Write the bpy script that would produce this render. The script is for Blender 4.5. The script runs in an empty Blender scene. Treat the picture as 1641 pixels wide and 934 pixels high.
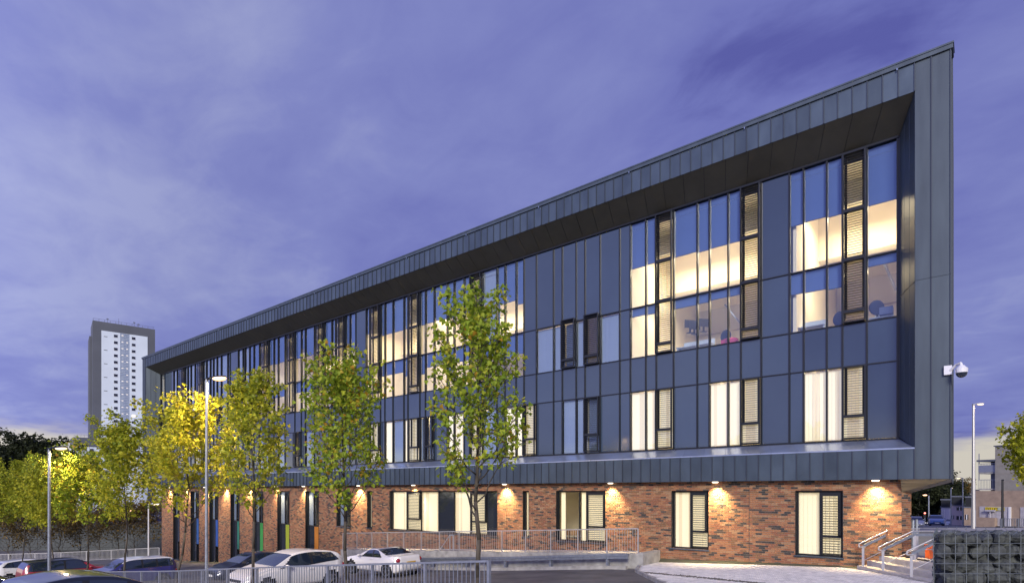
import bpy, math, random
from mathutils import Vector, Matrix
random.seed(7)
R = math.radians
SC = bpy.context.scene
COL = SC.collection

# ------------------------------------------------------------------ camera
F, CX, HY = 930.0, 820.5, 787.0            # focal length / principal column / horizon of the photograph, in its pixels
TH = math.atan2(F, 1143.0)
C_, S_ = math.cos(TH), math.sin(TH)
EYE = Vector((0.0, -22.5, 0.0))            # all heights are measured from eye level
cam = bpy.data.cameras.new('camera')
cam.sensor_width = 36; cam.lens = F / 1641 * 36
cam.shift_y = (HY - 467) / 1641
cam.clip_start = 0.1; cam.clip_end = 5000
co = bpy.data.objects.new('camera', cam); COL.objects.link(co)
co.location = EYE
co.rotation_euler = (R(90), 0, math.atan2(S_, C_))
SC.camera = co

# ------------------------------------------------------------------ world: dusk sky
SUN_AZ, SUN_EL = R(150), R(22)
w = bpy.data.worlds.new('World'); SC.world = w; w.use_nodes = True
nt = w.node_tree; nt.nodes.clear()
def N(t, **k):
    n = nt.nodes.new(t)
    for a, b in k.items(): setattr(n, a, b)
    return n
def L(a, b): nt.links.new(a, b)
out = N('ShaderNodeOutputWorld')
sky = N('ShaderNodeTexSky', sky_type='NISHITA', sun_disc=False)
sky.sun_elevation = SUN_EL; sky.sun_rotation = SUN_AZ
bg1 = N('ShaderNodeBackground'); bg1.inputs[1].default_value = 0.05
L(sky.outputs[0], bg1.inputs[0])
tc = N('ShaderNodeTexCoord'); sep = N('ShaderNodeSeparateXYZ'); L(tc.outputs['Generated'], sep.inputs[0])
def M(op, a, b=None, c=None, clamp=False):
    n = N('ShaderNodeMath', operation=op, use_clamp=clamp)
    for i, v in enumerate((a, b, c)):
        if v is None: continue
        if isinstance(v, (int, float)): n.inputs[i].default_value = v
        else: L(v, n.inputs[i])
    return n.outputs[0]
zz = M('MAXIMUM', sep.outputs[2], 0.0)
den = M('ADD', zz, 0.16)
comb = N('ShaderNodeCombineXYZ')
L(M('DIVIDE', sep.outputs[0], den), comb.inputs[0]); L(M('DIVIDE', sep.outputs[1], den), comb.inputs[1])
comb.inputs[2].default_value = 3.7
def noise(scale, detail, rough, dist=0.0, vec=None, sy=1.0):
    mp = N('ShaderNodeMapping'); mp.inputs['Scale'].default_value = (1, sy, 1); mp.inputs['Rotation'].default_value = (0, 0, 0.5)
    L(vec or comb.outputs[0], mp.inputs[0])
    n = N('ShaderNodeTexNoise'); L(mp.outputs[0], n.inputs['Vector'])
    n.inputs['Scale'].default_value = scale; n.inputs['Detail'].default_value = detail
    n.inputs['Roughness'].default_value = rough; n.inputs['Distortion'].default_value = dist
    return n.outputs[0]
n1 = noise(0.42, 6, 0.5, 0.5, sy=1.35); n2 = noise(1.7, 6, 0.55, 0.4, sy=1.25)
n3 = noise(4.6, 6, 0.6, 0.6, sy=1.5)
cl = M('ADD', M('ADD', M('MULTIPLY', n1, 0.58), M('MULTIPLY', n2, 0.30)), M('MULTIPLY', n3, 0.12))
rmp = N('ShaderNodeValToRGB'); L(cl, rmp.inputs[0])
e = rmp.color_ramp.elements
e[0].position = 0.385; e[0].color = (0.100, 0.108, 0.37, 1)
e[1].position = 0.63; e[1].color = (0.32, 0.35, 0.61, 1)
x_ = e.new(0.44); x_.color = (0.158, 0.176, 0.475, 1)
x_ = e.new(0.54); x_.color = (0.215, 0.24, 0.54, 1)
# pale cream band low over the horizon, torn by long streaks
nb = noise(0.9, 6, 0.6, 0.3, sy=1.0)
el = M('ADD', zz, M('MULTIPLY', M('SUBTRACT', nb, 0.5), 0.16))
band = N('ShaderNodeMapRange'); band.interpolation_type = 'SMOOTHSTEP'
L(el, band.inputs[0]); band.inputs[1].default_value = 0.05; band.inputs[2].default_value = 0.10
band.inputs[3].default_value = 1.0; band.inputs[4].default_value = 0.0
mx = N('ShaderNodeMix', data_type='RGBA'); L(band.outputs[0], mx.inputs[0])
L(rmp.outputs[0], mx.inputs[6]); mx.inputs[7].default_value = (0.60, 0.56, 0.49, 1)
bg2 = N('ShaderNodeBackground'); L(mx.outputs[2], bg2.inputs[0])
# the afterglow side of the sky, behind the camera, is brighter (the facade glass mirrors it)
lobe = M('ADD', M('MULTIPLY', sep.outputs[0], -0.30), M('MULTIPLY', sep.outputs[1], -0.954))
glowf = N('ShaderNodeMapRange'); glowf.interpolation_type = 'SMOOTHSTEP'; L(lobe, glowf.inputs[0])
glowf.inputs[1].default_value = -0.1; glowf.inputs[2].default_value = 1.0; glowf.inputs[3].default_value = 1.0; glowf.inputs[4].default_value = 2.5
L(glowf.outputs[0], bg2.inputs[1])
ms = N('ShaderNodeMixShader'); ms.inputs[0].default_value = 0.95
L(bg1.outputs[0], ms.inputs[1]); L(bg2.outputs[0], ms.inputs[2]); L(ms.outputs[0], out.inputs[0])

# ------------------------------------------------------------------ sun (weak, wide: the glow of the evening sky behind the camera)
sl = bpy.data.lights.new('sun', 'SUN'); sl.energy = 3.1; sl.angle = R(14); sl.color = (1.0, 0.93, 0.84)
so = bpy.data.objects.new('sun', sl); COL.objects.link(so)
d = Vector((math.sin(SUN_AZ) * math.cos(SUN_EL), math.cos(SUN_AZ) * math.cos(SUN_EL), math.sin(SUN_EL)))
so.rotation_euler = d.to_track_quat('Z', 'Y').to_euler()
so.location = (0, -30, 40)
SC.view_settings.view_transform = 'Standard'; SC.view_settings.look = 'None'
SC.view_settings.exposure = 0.08; SC.view_settings.gamma = 1.0
SC.render.engine = 'CYCLES'
SC.cycles.use_denoising = True
SC.cycles.max_bounces = 6; SC.cycles.transparent_max_bounces = 12
SC.cycles.sample_clamp_indirect = 4.0

# ------------------------------------------------------------------ measuring helpers
def FX(x, h):
    """metres along the facade seen at photograph column x on the plane h metres in front of the eye"""
    u = x - CX
    return h * (u * C_ - F * S_) / (u * S_ + F * C_)
def P(x, Z):
    """ground-plan point at photograph column x and depth Z"""
    xc = (x - CX) / F * Z
    return (xc * C_ - Z * S_, -22.5 + xc * S_ + Z * C_)
def camxz(x, y):
    return x * C_ + (y + 22.5) * S_, -x * S_ + (y + 22.5) * C_
def interp(pts, v):
    if v <= pts[0][0]: return pts[0][1]
    for (a, b), (c, d) in zip(pts, pts[1:]):
        if v <= c: return b + (d - b) * (v - a) / (c - a)
    return pts[-1][1]
GA = [(-400, -14), (-90, -8.2), (-63, -6.8), (-40, -5.3), (-22.7, -4.06), (-17.5, -3.65), (-11.6, -3.08), (-6.5, -2.82), (-2, -2.62), (3, -2.55), (60, -2.5)]
GB = [(0, -2.15), (21, -2.15), (30, -2.2), (37, -2.36), (66, -4.0), (84, -4.9), (150, -8), (400, -14)]
def GF(x, y): return interp(GA, x) + .22*sstep((-y-4)/9)
def sstep(t): t = max(0, min(1, t)); return t * t * (3 - 2 * t)
def G(x, y):
    xc, zc = camxz(x, y)
    a = GF(x, y)
    b = interp(GB, zc)
    if y < 0.6: return b if xc > 12.75 else a
    return a + (b - a) * sstep((xc + 25) / 37.7)

# ------------------------------------------------------------------ materials
def mat(name, col, rough=0.6, metal=0.0, spec=0.5, noise_amt=0.0, noise_scale=5.0, bump=0.0, bump_scale=40.0, emis=None, es=0.0, trans=0.0, coat=0.0, alpha=1.0, stretch=(1, 1, 1), col2=None, space='Object'):
    m = bpy.data.materials.new(name); m.use_nodes = True
    t = m.node_tree; b = t.nodes['Principled BSDF']
    b.inputs['Base Color'].default_value = (*col, 1); b.inputs['Roughness'].default_value = rough
    b.inputs['Metallic'].default_value = metal; b.inputs['Specular IOR Level'].default_value = spec
    b.inputs['Coat Weight'].default_value = coat; b.inputs['Coat Roughness'].default_value = 0.04
    if emis: b.inputs['Emission Color'].default_value = (*emis, 1); b.inputs['Emission Strength'].default_value = es
    if noise_amt or bump:
        tcn = t.nodes.new('ShaderNodeNewGeometry'); mp = t.nodes.new('ShaderNodeMapping')
        mp.inputs['Scale'].default_value = stretch
        t.links.new(tcn.outputs['Position'], mp.inputs[0])
    if noise_amt:
        n = t.nodes.new('ShaderNodeTexNoise'); n.inputs['Scale'].default_value = noise_scale; n.inputs['Detail'].default_value = 6
        t.links.new(mp.outputs[0], n.inputs['Vector'])
        r = t.nodes.new('ShaderNodeMapRange'); t.links.new(n.outputs[0], r.inputs[0])
        r.inputs[1].default_value = 0.3; r.inputs[2].default_value = 0.7
        mixn = t.nodes.new('ShaderNodeMix'); mixn.data_type = 'RGBA'; t.links.new(r.outputs[0], mixn.inputs[0])
        c2 = col2 or tuple(min(1, c * (1 + noise_amt)) for c in col); c1 = col if col2 else tuple(c * (1 - noise_amt) for c in col)
        mixn.inputs[6].default_value = (*c1, 1); mixn.inputs[7].default_value = (*c2, 1)
        t.links.new(mixn.outputs[2], b.inputs['Base Color'])
        r2 = t.nodes.new('ShaderNodeMapRange'); t.links.new(n.outputs[0], r2.inputs[0])
        r2.inputs[3].default_value = max(0.02, rough - 0.08); r2.inputs[4].default_value = min(1, rough + 0.08)
        t.links.new(r2.outputs[0], b.inputs['Roughness'])
    if bump:
        n = t.nodes.new('ShaderNodeTexNoise'); n.inputs['Scale'].default_value = bump_scale; n.inputs['Detail'].default_value = 4
        t.links.new(mp.outputs[0], n.inputs['Vector'])
        bp = t.nodes.new('ShaderNodeBump'); bp.inputs['Strength'].default_value = bump; bp.inputs['Distance'].default_value = 0.02
        t.links.new(n.outputs[0], bp.inputs['Height']); t.links.new(bp.outputs[0], b.inputs['Normal'])
    return m
def vary(m, amt, ramt=0.0):
    """each panel of this material gets a slightly different tone"""
    t = m.node_tree; b = t.nodes['Principled BSDF']; src = b.inputs['Base Color'].links[0].from_socket
    oi = t.nodes.new('ShaderNodeObjectInfo'); mr = t.nodes.new('ShaderNodeMapRange'); t.links.new(oi.outputs['Random'], mr.inputs[0])
    mr.inputs[3].default_value = 1-amt; mr.inputs[4].default_value = 1+amt
    v = t.nodes.new('ShaderNodeVectorMath'); v.operation = 'SCALE'; t.links.new(src, v.inputs[0]); t.links.new(mr.outputs[0], v.inputs['Scale']); t.links.new(v.outputs[0], b.inputs['Base Color'])
def glass(name, tint=(0.9, 0.93, 0.95), refl=0.10, rcol=(0.75, 0.86, 1.0), wav=0.0):
    m = bpy.data.materials.new(name); m.use_nodes = True
    t = m.node_tree; t.nodes.clear()
    o = t.nodes.new('ShaderNodeOutputMaterial'); tr = t.nodes.new('ShaderNodeBsdfTransparent'); gl = t.nodes.new('ShaderNodeBsdfGlossy')
    tr.inputs[0].default_value = (*tint, 1); gl.inputs[0].default_value = (*rcol, 1); gl.inputs['Roughness'].default_value = 0.01
    fr = t.nodes.new('ShaderNodeFresnel'); fr.inputs[0].default_value = 1.6
    a = t.nodes.new('ShaderNodeMath'); a.operation = 'ADD'; a.use_clamp = True; a.inputs[1].default_value = refl
    t.links.new(fr.outputs[0], a.inputs[0])
    gb = t.nodes.new('ShaderNodeNewGeometry'); bf = t.nodes.new('ShaderNodeMath'); bf.operation = 'SUBTRACT'; bf.inputs[0].default_value = 1.0; t.links.new(gb.outputs['Backfacing'], bf.inputs[1])
    mu = t.nodes.new('ShaderNodeMath'); mu.operation = 'MULTIPLY'; t.links.new(a.outputs[0], mu.inputs[0]); t.links.new(bf.outputs[0], mu.inputs[1]); a = mu   # one reflection per sheet, on its outer face
    x = t.nodes.new('ShaderNodeMixShader'); t.links.new(a.outputs[0], x.inputs[0]); t.links.new(tr.outputs[0], x.inputs[1]); t.links.new(gl.outputs[0], x.inputs[2])
    if wav:
        g = t.nodes.new('ShaderNodeNewGeometry'); n = t.nodes.new('ShaderNodeTexNoise'); n.inputs['Scale'].default_value = 0.9
        t.links.new(g.outputs['Position'], n.inputs['Vector'])
        bp = t.nodes.new('ShaderNodeBump'); bp.inputs['Strength'].default_value = wav; bp.inputs['Distance'].default_value = 0.02
        t.links.new(n.outputs[0], bp.inputs['Height']); t.links.new(bp.outputs[0], gl.inputs['Normal'])
    t.links.new(x.outputs[0], o.inputs[0])
    return m
def glow(name, col, s):
    return mat(name, (0.8, 0.8, 0.8), emis=col, es=s)
MT = dict(
    zinc=mat('zinc', (0.070, 0.094, 0.118), 0.42, 0.45, noise_amt=0.18, noise_scale=1.6, bump=0.12, bump_scale=1.4, stretch=(1, 1, 0.5)),
    seam=mat('zinc_seam', (0.045, 0.055, 0.075), 0.5, 0.4),
    zinc_end=mat('zinc_end', (0.070, 0.090, 0.108), 0.48, 0.4, noise_amt=0.16, noise_scale=2.4, stretch=(1, 1, 0.18), bump=0.08, bump_scale=1.2),
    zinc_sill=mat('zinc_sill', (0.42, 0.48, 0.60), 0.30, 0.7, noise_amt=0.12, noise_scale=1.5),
    soffit=mat('soffit_metal', (0.085, 0.080, 0.060), 0.5, 0.2, noise_amt=0.12, noise_scale=1.5),
    soffit2=mat('underside_metal', (0.22, 0.18, 0.11), 0.45, 0.2, noise_amt=0.3, noise_scale=3.5, stretch=(0.3, 1, 6)),
    spandrel=mat('spandrel_glass', (0.032, 0.050, 0.078), 0.14, 0.0, spec=0.8, noise_amt=0.10, noise_scale=0.5, coat=0.2, bump=0.05, bump_scale=0.8),
    frame=mat('dark_frame', (0.016, 0.018, 0.022), 0.38, 0.3),
    slat=mat('dark_slat', (0.020, 0.022, 0.026), 0.35, 0.3),
    pane=glass('window_glass', (0.92, 0.93, 0.92), 0.06, wav=0.012),
    pane_low=glass('ground_window_glass', (0.93, 0.93, 0.9), 0.02, wav=0.01),
    pane_dark=mat('dark_pane', (0.018, 0.022, 0.03), 0.05, 0, spec=0.9, coat=0.3),
    blind=mat('blue_roller_blind', (0.075, 0.135, 0.34), 0.85),
    blind_dark=mat('sky_tinted_vertical_blind', (0.22, 0.28, 0.42), 0.8),  # blue tone painted in for sky mirrored by the far-left glass
    blind_lit=mat('cream_blind_glow', (0.80, 0.74, 0.60), 0.85, emis=(1.0, 0.84, 0.56), es=0.56),  # emission stands in for room light shining through the strips
    blind_lit2=mat('cream_blind_glow_dim', (0.78, 0.70, 0.54), 0.85, emis=(1.0, 0.78, 0.46), es=0.36),  # dimmer emission for some strips, also standing in for backlight
    plaster=mat('interior_plaster', (0.80, 0.74, 0.62), 0.9),
    plaster2=mat('interior_partition', (0.55, 0.52, 0.50), 0.9),
    carpet=mat('interior_carpet', (0.10, 0.10, 0.12), 0.95),
    mortar=mat('mortar', (0.42, 0.38, 0.33), 0.95, noise_amt=0.15, noise_scale=12),
    concrete=mat('concrete', (0.34, 0.33, 0.30), 0.9, noise_amt=0.28, noise_scale=3.2, bump=0.3, bump_scale=30),
    step=mat('stone_step', (0.48, 0.45, 0.40), 0.85, noise_amt=0.15, noise_scale=6, bump=0.15, bump_scale=50),
    galv=mat('galvanised_steel', (0.30, 0.33, 0.38), 0.42, 0.75, noise_amt=0.15, noise_scale=9),
    rail=mat('rail_steel', (0.55, 0.54, 0.53), 0.4, 0.6),
    fence=mat('fence_paint', (0.30, 0.32, 0.37), 0.45, 0.5, noise_amt=0.12, noise_scale=10),
    paver=mat('block_paver', (0.60, 0.575, 0.545), 0.9, noise_amt=0.12, noise_scale=7, bump=0.15, bump_scale=80),
    joint=mat('paver_joint', (0.30, 0.28, 0.26), 0.95),
    asphalt=mat('asphalt', (0.115, 0.108, 0.10), 0.85, noise_amt=0.38, noise_scale=0.9, bump=0.5, bump_scale=60),
    road=mat('road_asphalt', (0.075, 0.078, 0.09), 0.6, noise_amt=0.25, noise_scale=0.5, bump=0.2, bump_scale=30, stretch=(1, 1, 1)),
    pave=mat('pavement', (0.36, 0.35, 0.34), 0.85, noise_amt=0.12, noise_scale=1.3, bump=0.1),
    earth=mat('earth', (0.055, 0.058, 0.035), 0.95, noise_amt=0.4, noise_scale=0.6, bump=0.4, bump_scale=4),
    gravel=mat('gravel_mat', (0.12, 0.11, 0.095), 0.95, noise_amt=0.5, noise_scale=30),
    bark=mat('bark', (0.075, 0.062, 0.045), 0.9, noise_amt=0.4, noise_scale=14, bump=0.6, bump_scale=30, stretch=(1, 1, 0.3)),
    stone=mat('gabion_stone', (0.075, 0.082, 0.078), 0.85, noise_amt=0.45, noise_scale=9, bump=0.8, bump_scale=26),
    wire=mat('gabion_wire', (0.26, 0.29, 0.29), 0.4, 0.7),
    white=mat('white_render', (0.66, 0.74, 0.82), 0.85, noise_amt=0.05, noise_scale=0.15),
    grey=mat('grey_cladding', (0.105, 0.115, 0.14), 0.8, noise_amt=0.1, noise_scale=0.15),
    towerglass=mat('tower_glass', (0.12, 0.17, 0.30), 0.15, 0, spec=0.8),
    black=mat('black_plastic', (0.012, 0.012, 0.014), 0.5),
    rubber=mat('rubber', (0.015, 0.015, 0.016), 0.85),
    chrome=mat('alloy', (0.55, 0.56, 0.58), 0.25, 0.9),
    carglass=mat('car_glass', (0.012, 0.02, 0.035), 0.04, 0, spec=0.9, coat=0.5),
    red=mat('tail_red', (0.30, 0.015, 0.03), 0.2, 0, coat=0.5),
    lampg=mat('headlight_glass', (0.55, 0.57, 0.6), 0.1, 0.2, coat=0.6),
    plate=mat('number_plate', (0.62, 0.40, 0.06), 0.5),
    platew=mat('number_plate_white', (0.7, 0.7, 0.68), 0.5),
    orange=mat('orange_plastic', (0.55, 0.10, 0.02), 0.6),
    leafy_dark=mat('dark_leaf', (0.030, 0.042, 0.020), 0.8, noise_amt=0.4, noise_scale=1.5),
    lamp_on=glow('lamp_on', (1.0, 0.50, 0.15), 2.4),
    lamp_on2=glow('lamp_lens', (1.0, 0.72, 0.38), 1.5),
    white_on=glow('downlight_lens', (1.0, 0.86, 0.62), 5),
    tube=glow('light_tube', (1.0, 0.82, 0.55), 4),
    neon=glow('red_light', (1.0, 0.12, 0.03), 4),
    warm_on=glow('lit_flat_window', (1.0, 0.75, 0.42), 0.8),
)
vary(MT['zinc'], .16); vary(MT['zinc_end'], .06); vary(MT['spandrel'], .14); vary(MT['zinc_sill'], .08)
BRICKS = [mat('brick_' + n, c, 0.85, noise_amt=0.22, noise_scale=30, bump=0.3, bump_scale=60) for n, c in (
    ('orange', (0.31, 0.145, 0.066)), ('red', (0.24, 0.100, 0.050)), ('brown', (0.20, 0.105, 0.050)), ('tan', (0.32, 0.185, 0.095)), ('dark', (0.075, 0.056, 0.042)), ('charcoal', (0.045, 0.040, 0.035)))]
def paint(name, col, metal=0.0):
    return mat(name, col, 0.28, metal, coat=0.8, spec=0.5)
PAINT = dict(white=paint('white_paint', (0.74, 0.73, 0.72)), black=paint('black_paint', (0.016, 0.020, 0.028), 0.3), navy=paint('navy_paint', (0.02, 0.025, 0.05), 0.3),
             red=paint('red_paint', (0.30, 0.02, 0.03)), blue=paint('blue_paint', (0.035, 0.10, 0.27)), silver=paint('silver_paint', (0.36, 0.38, 0.41), 0.5), indigo=paint('indigo_paint', (0.03, 0.03, 0.16)))
def leafmat(name, ramp):
    m = bpy.data.materials.new(name); m.use_nodes = True
    t = m.node_tree; b = t.nodes['Principled BSDF']; o = t.nodes['Material Output']
    at = t.nodes.new('ShaderNodeAttribute'); at.attribute_name = 'tint'
    rp = t.nodes.new('ShaderNodeValToRGB'); t.links.new(at.outputs['Fac'], rp.inputs[0])
    el = rp.color_ramp.elements
    el[0].position = ramp[0][0]; el[0].color = (*ramp[0][1], 1)
    el[1].position = ramp[-1][0]; el[1].color = (*ramp[-1][1], 1)
    for p_, c_ in ramp[1:-1]:
        q = el.new(p_); q.color = (*c_, 1)
    t.links.new(rp.outputs[0], b.inputs['Base Color']); b.inputs['Roughness'].default_value = 0.5
    b.inputs['Specular IOR Level'].default_value = 0.25
    tl = t.nodes.new('ShaderNodeBsdfTranslucent'); t.links.new(rp.outputs[0], tl.inputs[0])
    x = t.nodes.new('ShaderNodeMixShader'); x.inputs[0].default_value = 0.45
    t.links.new(b.outputs[0], x.inputs[1]); t.links.new(tl.outputs[0], x.inputs[2]); t.links.new(x.outputs[0], o.inputs[0])
    return m
LEAF = leafmat('maple_leaf', [(0.0, (0.12, 0.21, 0.020)), (0.45, (0.31, 0.42, 0.04)), (0.75, (0.52, 0.57, 0.055)), (0.95, (0.55, 0.46, 0.05)), (1.0, (0.5, 0.28, 0.03))])
LEAFY = leafmat('lamplit_yellow_maple_leaf', [(0.0, (0.14, 0.21, 0.022)), (0.4, (0.39, 0.43, 0.036)), (0.75, (0.64, 0.60, 0.05)), (1.0, (0.65, 0.55, 0.05))])  # autumn yellow, pushed further to paint in the warm lamp light
LEAFD = leafmat('dark_tree_leaf', [(0.0, (0.018, 0.028, 0.012)), (1.0, (0.055, 0.065, 0.025))])
LEAFB = leafmat('brown_shrub_leaf', [(0.0, (0.05, 0.045, 0.015)), (0.5, (0.16, 0.11, 0.03)), (1.0, (0.34, 0.22, 0.05))])

# ------------------------------------------------------------------ mesh helpers
class MB:
    def __init__(s): s.v = []; s.f = []; s.m = []; s.t = None
    def quad(s, a, b, c, d, m=0):
        i = len(s.v); s.v += [tuple(a), tuple(b), tuple(c), tuple(d)]; s.f.append((i, i+1, i+2, i+3)); s.m.append(m)
    def poly(s, pts, m=0):
        i = len(s.v); s.v += [tuple(p) for p in pts]; s.f.append(tuple(range(i, i+len(pts)))); s.m.append(m)
    def box(s, x0, x1, y0, y1, z0, z1, m=0, skip=''):
        i = len(s.v)
        s.v += [(x0,y0,z0),(x1,y0,z0),(x1,y1,z0),(x0,y1,z0),(x0,y0,z1),(x1,y0,z1),(x1,y1,z1),(x0,y1,z1)]
        fs = {'b':(0,3,2,1),'t':(4,5,6,7),'f':(0,1,5,4),'r':(1,2,6,5),'k':(2,3,7,6),'l':(3,0,4,7)}
        for k, q in fs.items():
            if k in skip: continue
            s.f.append(tuple(i+j for j in q)); s.m.append(m)
    def obox(s, o, ax, ay, az, m=0):
        """box from corner o along three vectors"""
        o, ax, ay, az = Vector(o), Vector(ax), Vector(ay), Vector(az); i = len(s.v)
        s.v += [tuple(p) for p in (o, o+ax, o+ax+ay, o+ay, o+az, o+ax+az, o+ax+ay+az, o+ay+az)]
        for q in ((0,3,2,1),(4,5,6,7),(0,1,5,4),(1,2,6,5),(2,3,7,6),(3,0,4,7)): s.f.append(tuple(i+j for j in q)); s.m.append(m)
    def bar(s, a, b, w, h=None, m=0):
        """square bar between two points"""
        a, b = Vector(a), Vector(b); d = b - a; h = h or w
        up = Vector((0,0,1)) if abs(d.normalized().z) < 0.95 else Vector((0,1,0))
        sx = d.cross(up).normalized() * w; sz = sx.cross(d).normalized() * h
        s.obox(a - sx/2 - sz/2, sx, d, sz, m)
    def tube(s, a, b, r0, r1=None, n=8, m=0, caps=True):
        a, b = Vector(a), Vector(b); d = (b - a).normalized(); r1 = r0 if r1 is None else r1
        up = Vector((0,0,1)) if abs(d.z) < 0.95 else Vector((1,0,0))
        u = d.cross(up).normalized(); v = d.cross(u); i = len(s.v)
        for p, r in ((a, r0), (b, r1)):
            for k in range(n):
                q = 2*math.pi*k/n; s.v.append(tuple(p + u*math.cos(q)*r + v*math.sin(q)*r))
        for k in range(n):
            j = (k+1) % n; s.f.append((i+k, i+j, i+n+j, i+n+k)); s.m.append(m)
        if caps:
            s.f.append(tuple(i+k for k in reversed(range(n)))); s.m.append(m)
            s.f.append(tuple(i+n+k for k in range(n))); s.m.append(m)
    def path(s, pts, rs, n=6, m=0):
        for (a, b, ra, rb) in zip(pts, pts[1:], rs, rs[1:]): s.tube(a, b, ra, rb, n, m, caps=True)
    def ball(s, c, r, sx=1, sy=1, sz=1, nu=12, nv=8, m=0):
        i = len(s.v)
        for a in range(nv+1):
            ph = math.pi*a/nv
            for b in range(nu):
                q = 2*math.pi*b/nu
                s.v.append((c[0]+r*sx*math.sin(ph)*math.cos(q), c[1]+r*sy*math.sin(ph)*math.sin(q), c[2]+r*sz*math.cos(ph)))
        for a in range(nv):
            for b in range(nu):
                j = (b+1) % nu; s.f.append((i+a*nu+b, i+(a+1)*nu+b, i+(a+1)*nu+j, i+a*nu+j)); s.m.append(m)
    def mesh(s, name, mats, smooth=False):
        me = bpy.data.meshes.new(name); me.from_pydata(s.v, [], s.f)
        for m in (mats if isinstance(mats, (list, tuple)) else [mats]): me.materials.append(m)
        if any(s.m): me.polygons.foreach_set('material_index', s.m)
        if smooth: me.polygons.foreach_set('use_smooth', [True]*len(s.f))
        me.update()
        return me
    def build(s, name, mats, parent=None, smooth=False):
        return link(name, s.mesh(name, mats, smooth), parent)
def link(name, data, parent=None, loc=None, rot=None, scale=None):
    o = bpy.data.objects.new(name, data); COL.objects.link(o)
    if parent is not None: o.parent = parent
    if loc is not None: o.location = loc
    if rot is not None: o.rotation_euler = rot
    if scale is not None: o.scale = scale
    return o
def tag(o, label=None, cat=None, group=None, kind=None):
    if label: o['label'] = label
    if cat: o['category'] = cat
    if group: o['group'] = group
    if kind: o['kind'] = kind
    return o
def thing(name, label, cat, loc=(0, 0, 0), rz=0, group=None):
    return tag(link(name, None, loc=loc, rot=(0, 0, rz)), label, cat, group)
def unit_box(name, m):
    b = MB(); b.box(-.5, .5, -.5, .5, -.5, .5); return b.mesh(name, m)
def place_box(name, me, parent, x0, x1, y0, y1, z0, z1):
    return link(name, me, parent, ((x0+x1)/2, (y0+y1)/2, (z0+z1)/2), scale=(x1-x0, y1-y0, z1-z0))
def rects_minus(x0, x1, z0, z1, holes):
    xs = sorted({x0, x1, *[v for h in holes for v in h[:2] if x0 < v < x1]})
    res = []
    for a, b in zip(xs, xs[1:]):
        cuts = sorted([(h[2], h[3]) for h in holes if h[0] <= a + 1e-6 and h[1] >= b - 1e-6]); z = z0
        for c0, c1 in cuts:
            if c0 > z: res.append((a, b, z, min(c0, z1)))
            z = max(z, c1)
        if z < z1: res.append((a, b, z, z1))
    return res

# ================================================================== THE SETTING
def sheet(name, xs, ys, off, m, label=None, gfun=G):
    b = MB(); nx, ny = len(xs), len(ys)
    b.v = [(x, y, gfun(x, y) + off) for y in ys for x in xs]
    for j in range(ny-1):
        for i in range(nx-1):
            k = j*nx + i; b.f.append((k, k+1, k+1+nx, k+nx)); b.m.append(0)
    o = b.build(name, m); tag(o, label, kind='structure'); return o
def lin(a, b, n): return [a + (b-a)*i/(n-1) for i in range(n)]
gx = [-1500, -900, -500, -300, -200, -140, -110, -90, -76] + lin(-70, 30, 101) + [34, 40, 50, 65, 90, 130, 200, 350, 700, 1500]
gy = [-900, -400, -200, -120, -80, -60, -45, -35] + lin(-30, 30, 61) + [33, 37, 42, 50, 60, 70, 85, 100, 130, 170, 230, 320, 500, 800, 1500]
sheet('ground', gx, gy, -0.06, MT['earth'], 'dark earth and verge under the whole site')

def frame_quad_patch(name, corners, nx, ny, off, m, label):
    """sheet over a four-cornered plan, draped on the ground"""
    a, b, c, d = [Vector(p) for p in corners]; q = MB()
    for j in range(ny+1):
        for i in range(nx+1):
            u, v = i/nx, j/ny
            p = (a*(1-u) + b*u)*(1-v) + (d*(1-u) + c*u)*v
            q.v.append((p.x, p.y, G(p.x, p.y) + off))
    for j in range(ny):
        for i in range(nx):
            k = j*(nx+1) + i; q.f.append((k, k+1, k+nx+2, k+nx+1)); q.m.append(0)
    return tag(q.build(name, m), label, kind='structure')
# car park asphalt in front of the building, from the ramp leftwards
frame_quad_patch('car_park', [(-120, -30), (-4.0, -30), (-8.6, -1.5), (-120, 0.3)], 110, 24, -0.03, MT['asphalt'], 'dark asphalt of the car park sloping down to the left')
# paved forecourt (joint bed) with real blocks on it
FC = [(-9.4, -12.0), (3.2, -12.0), (-3.3, 0.34), (-12.8, 0.34)]
def in_fc(x, y):
    if y > 0.34 or y < -12: return False
    xc, zc = camxz(x, y)
    if xc > 11.55: return False
    edge = -11.3 + (0.34 - y) * 0.42 if y > -2.6 else -10.06 + (-2.6 - y) * 0.80
    return x > edge
bed = MB(); pv = MB(); st = 0.5
y = -12.0
bedpts = []
for j in range(25):
    y0 = -12 + j*0.4936; y1 = y0 + 0.4936
    def xe(yy): return (-11.3 + (0.34-yy)*0.42 if yy > -2.6 else -10.06 + (-2.6-yy)*0.80) - 0.05
    def xr(yy): return (11.6 - (yy+22.5)*S_)/C_
    n = 14
    for i in range(n):
        u0, u1 = i/n, (i+1)/n
        pts = [(xe(y0)*(1-u0)+xr(y0)*u0, y0), (xe(y0)*(1-u1)+xr(y0)*u1, y0), (xe(y1)*(1-u1)+xr(y1)*u1, y1), (xe(y1)*(1-u0)+xr(y1)*u0, y1)]
        bed.quad(*[(p[0], p[1], GF(p[0], p[1]) + 0.07) for p in pts])
tag(bed.build('forecourt', MT['joint']), 'sand jointed bed of the paved forecourt', kind='structure')
bw, bd = 0.2, 0.1
row = 0; y = 0.33
pal = []
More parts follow.
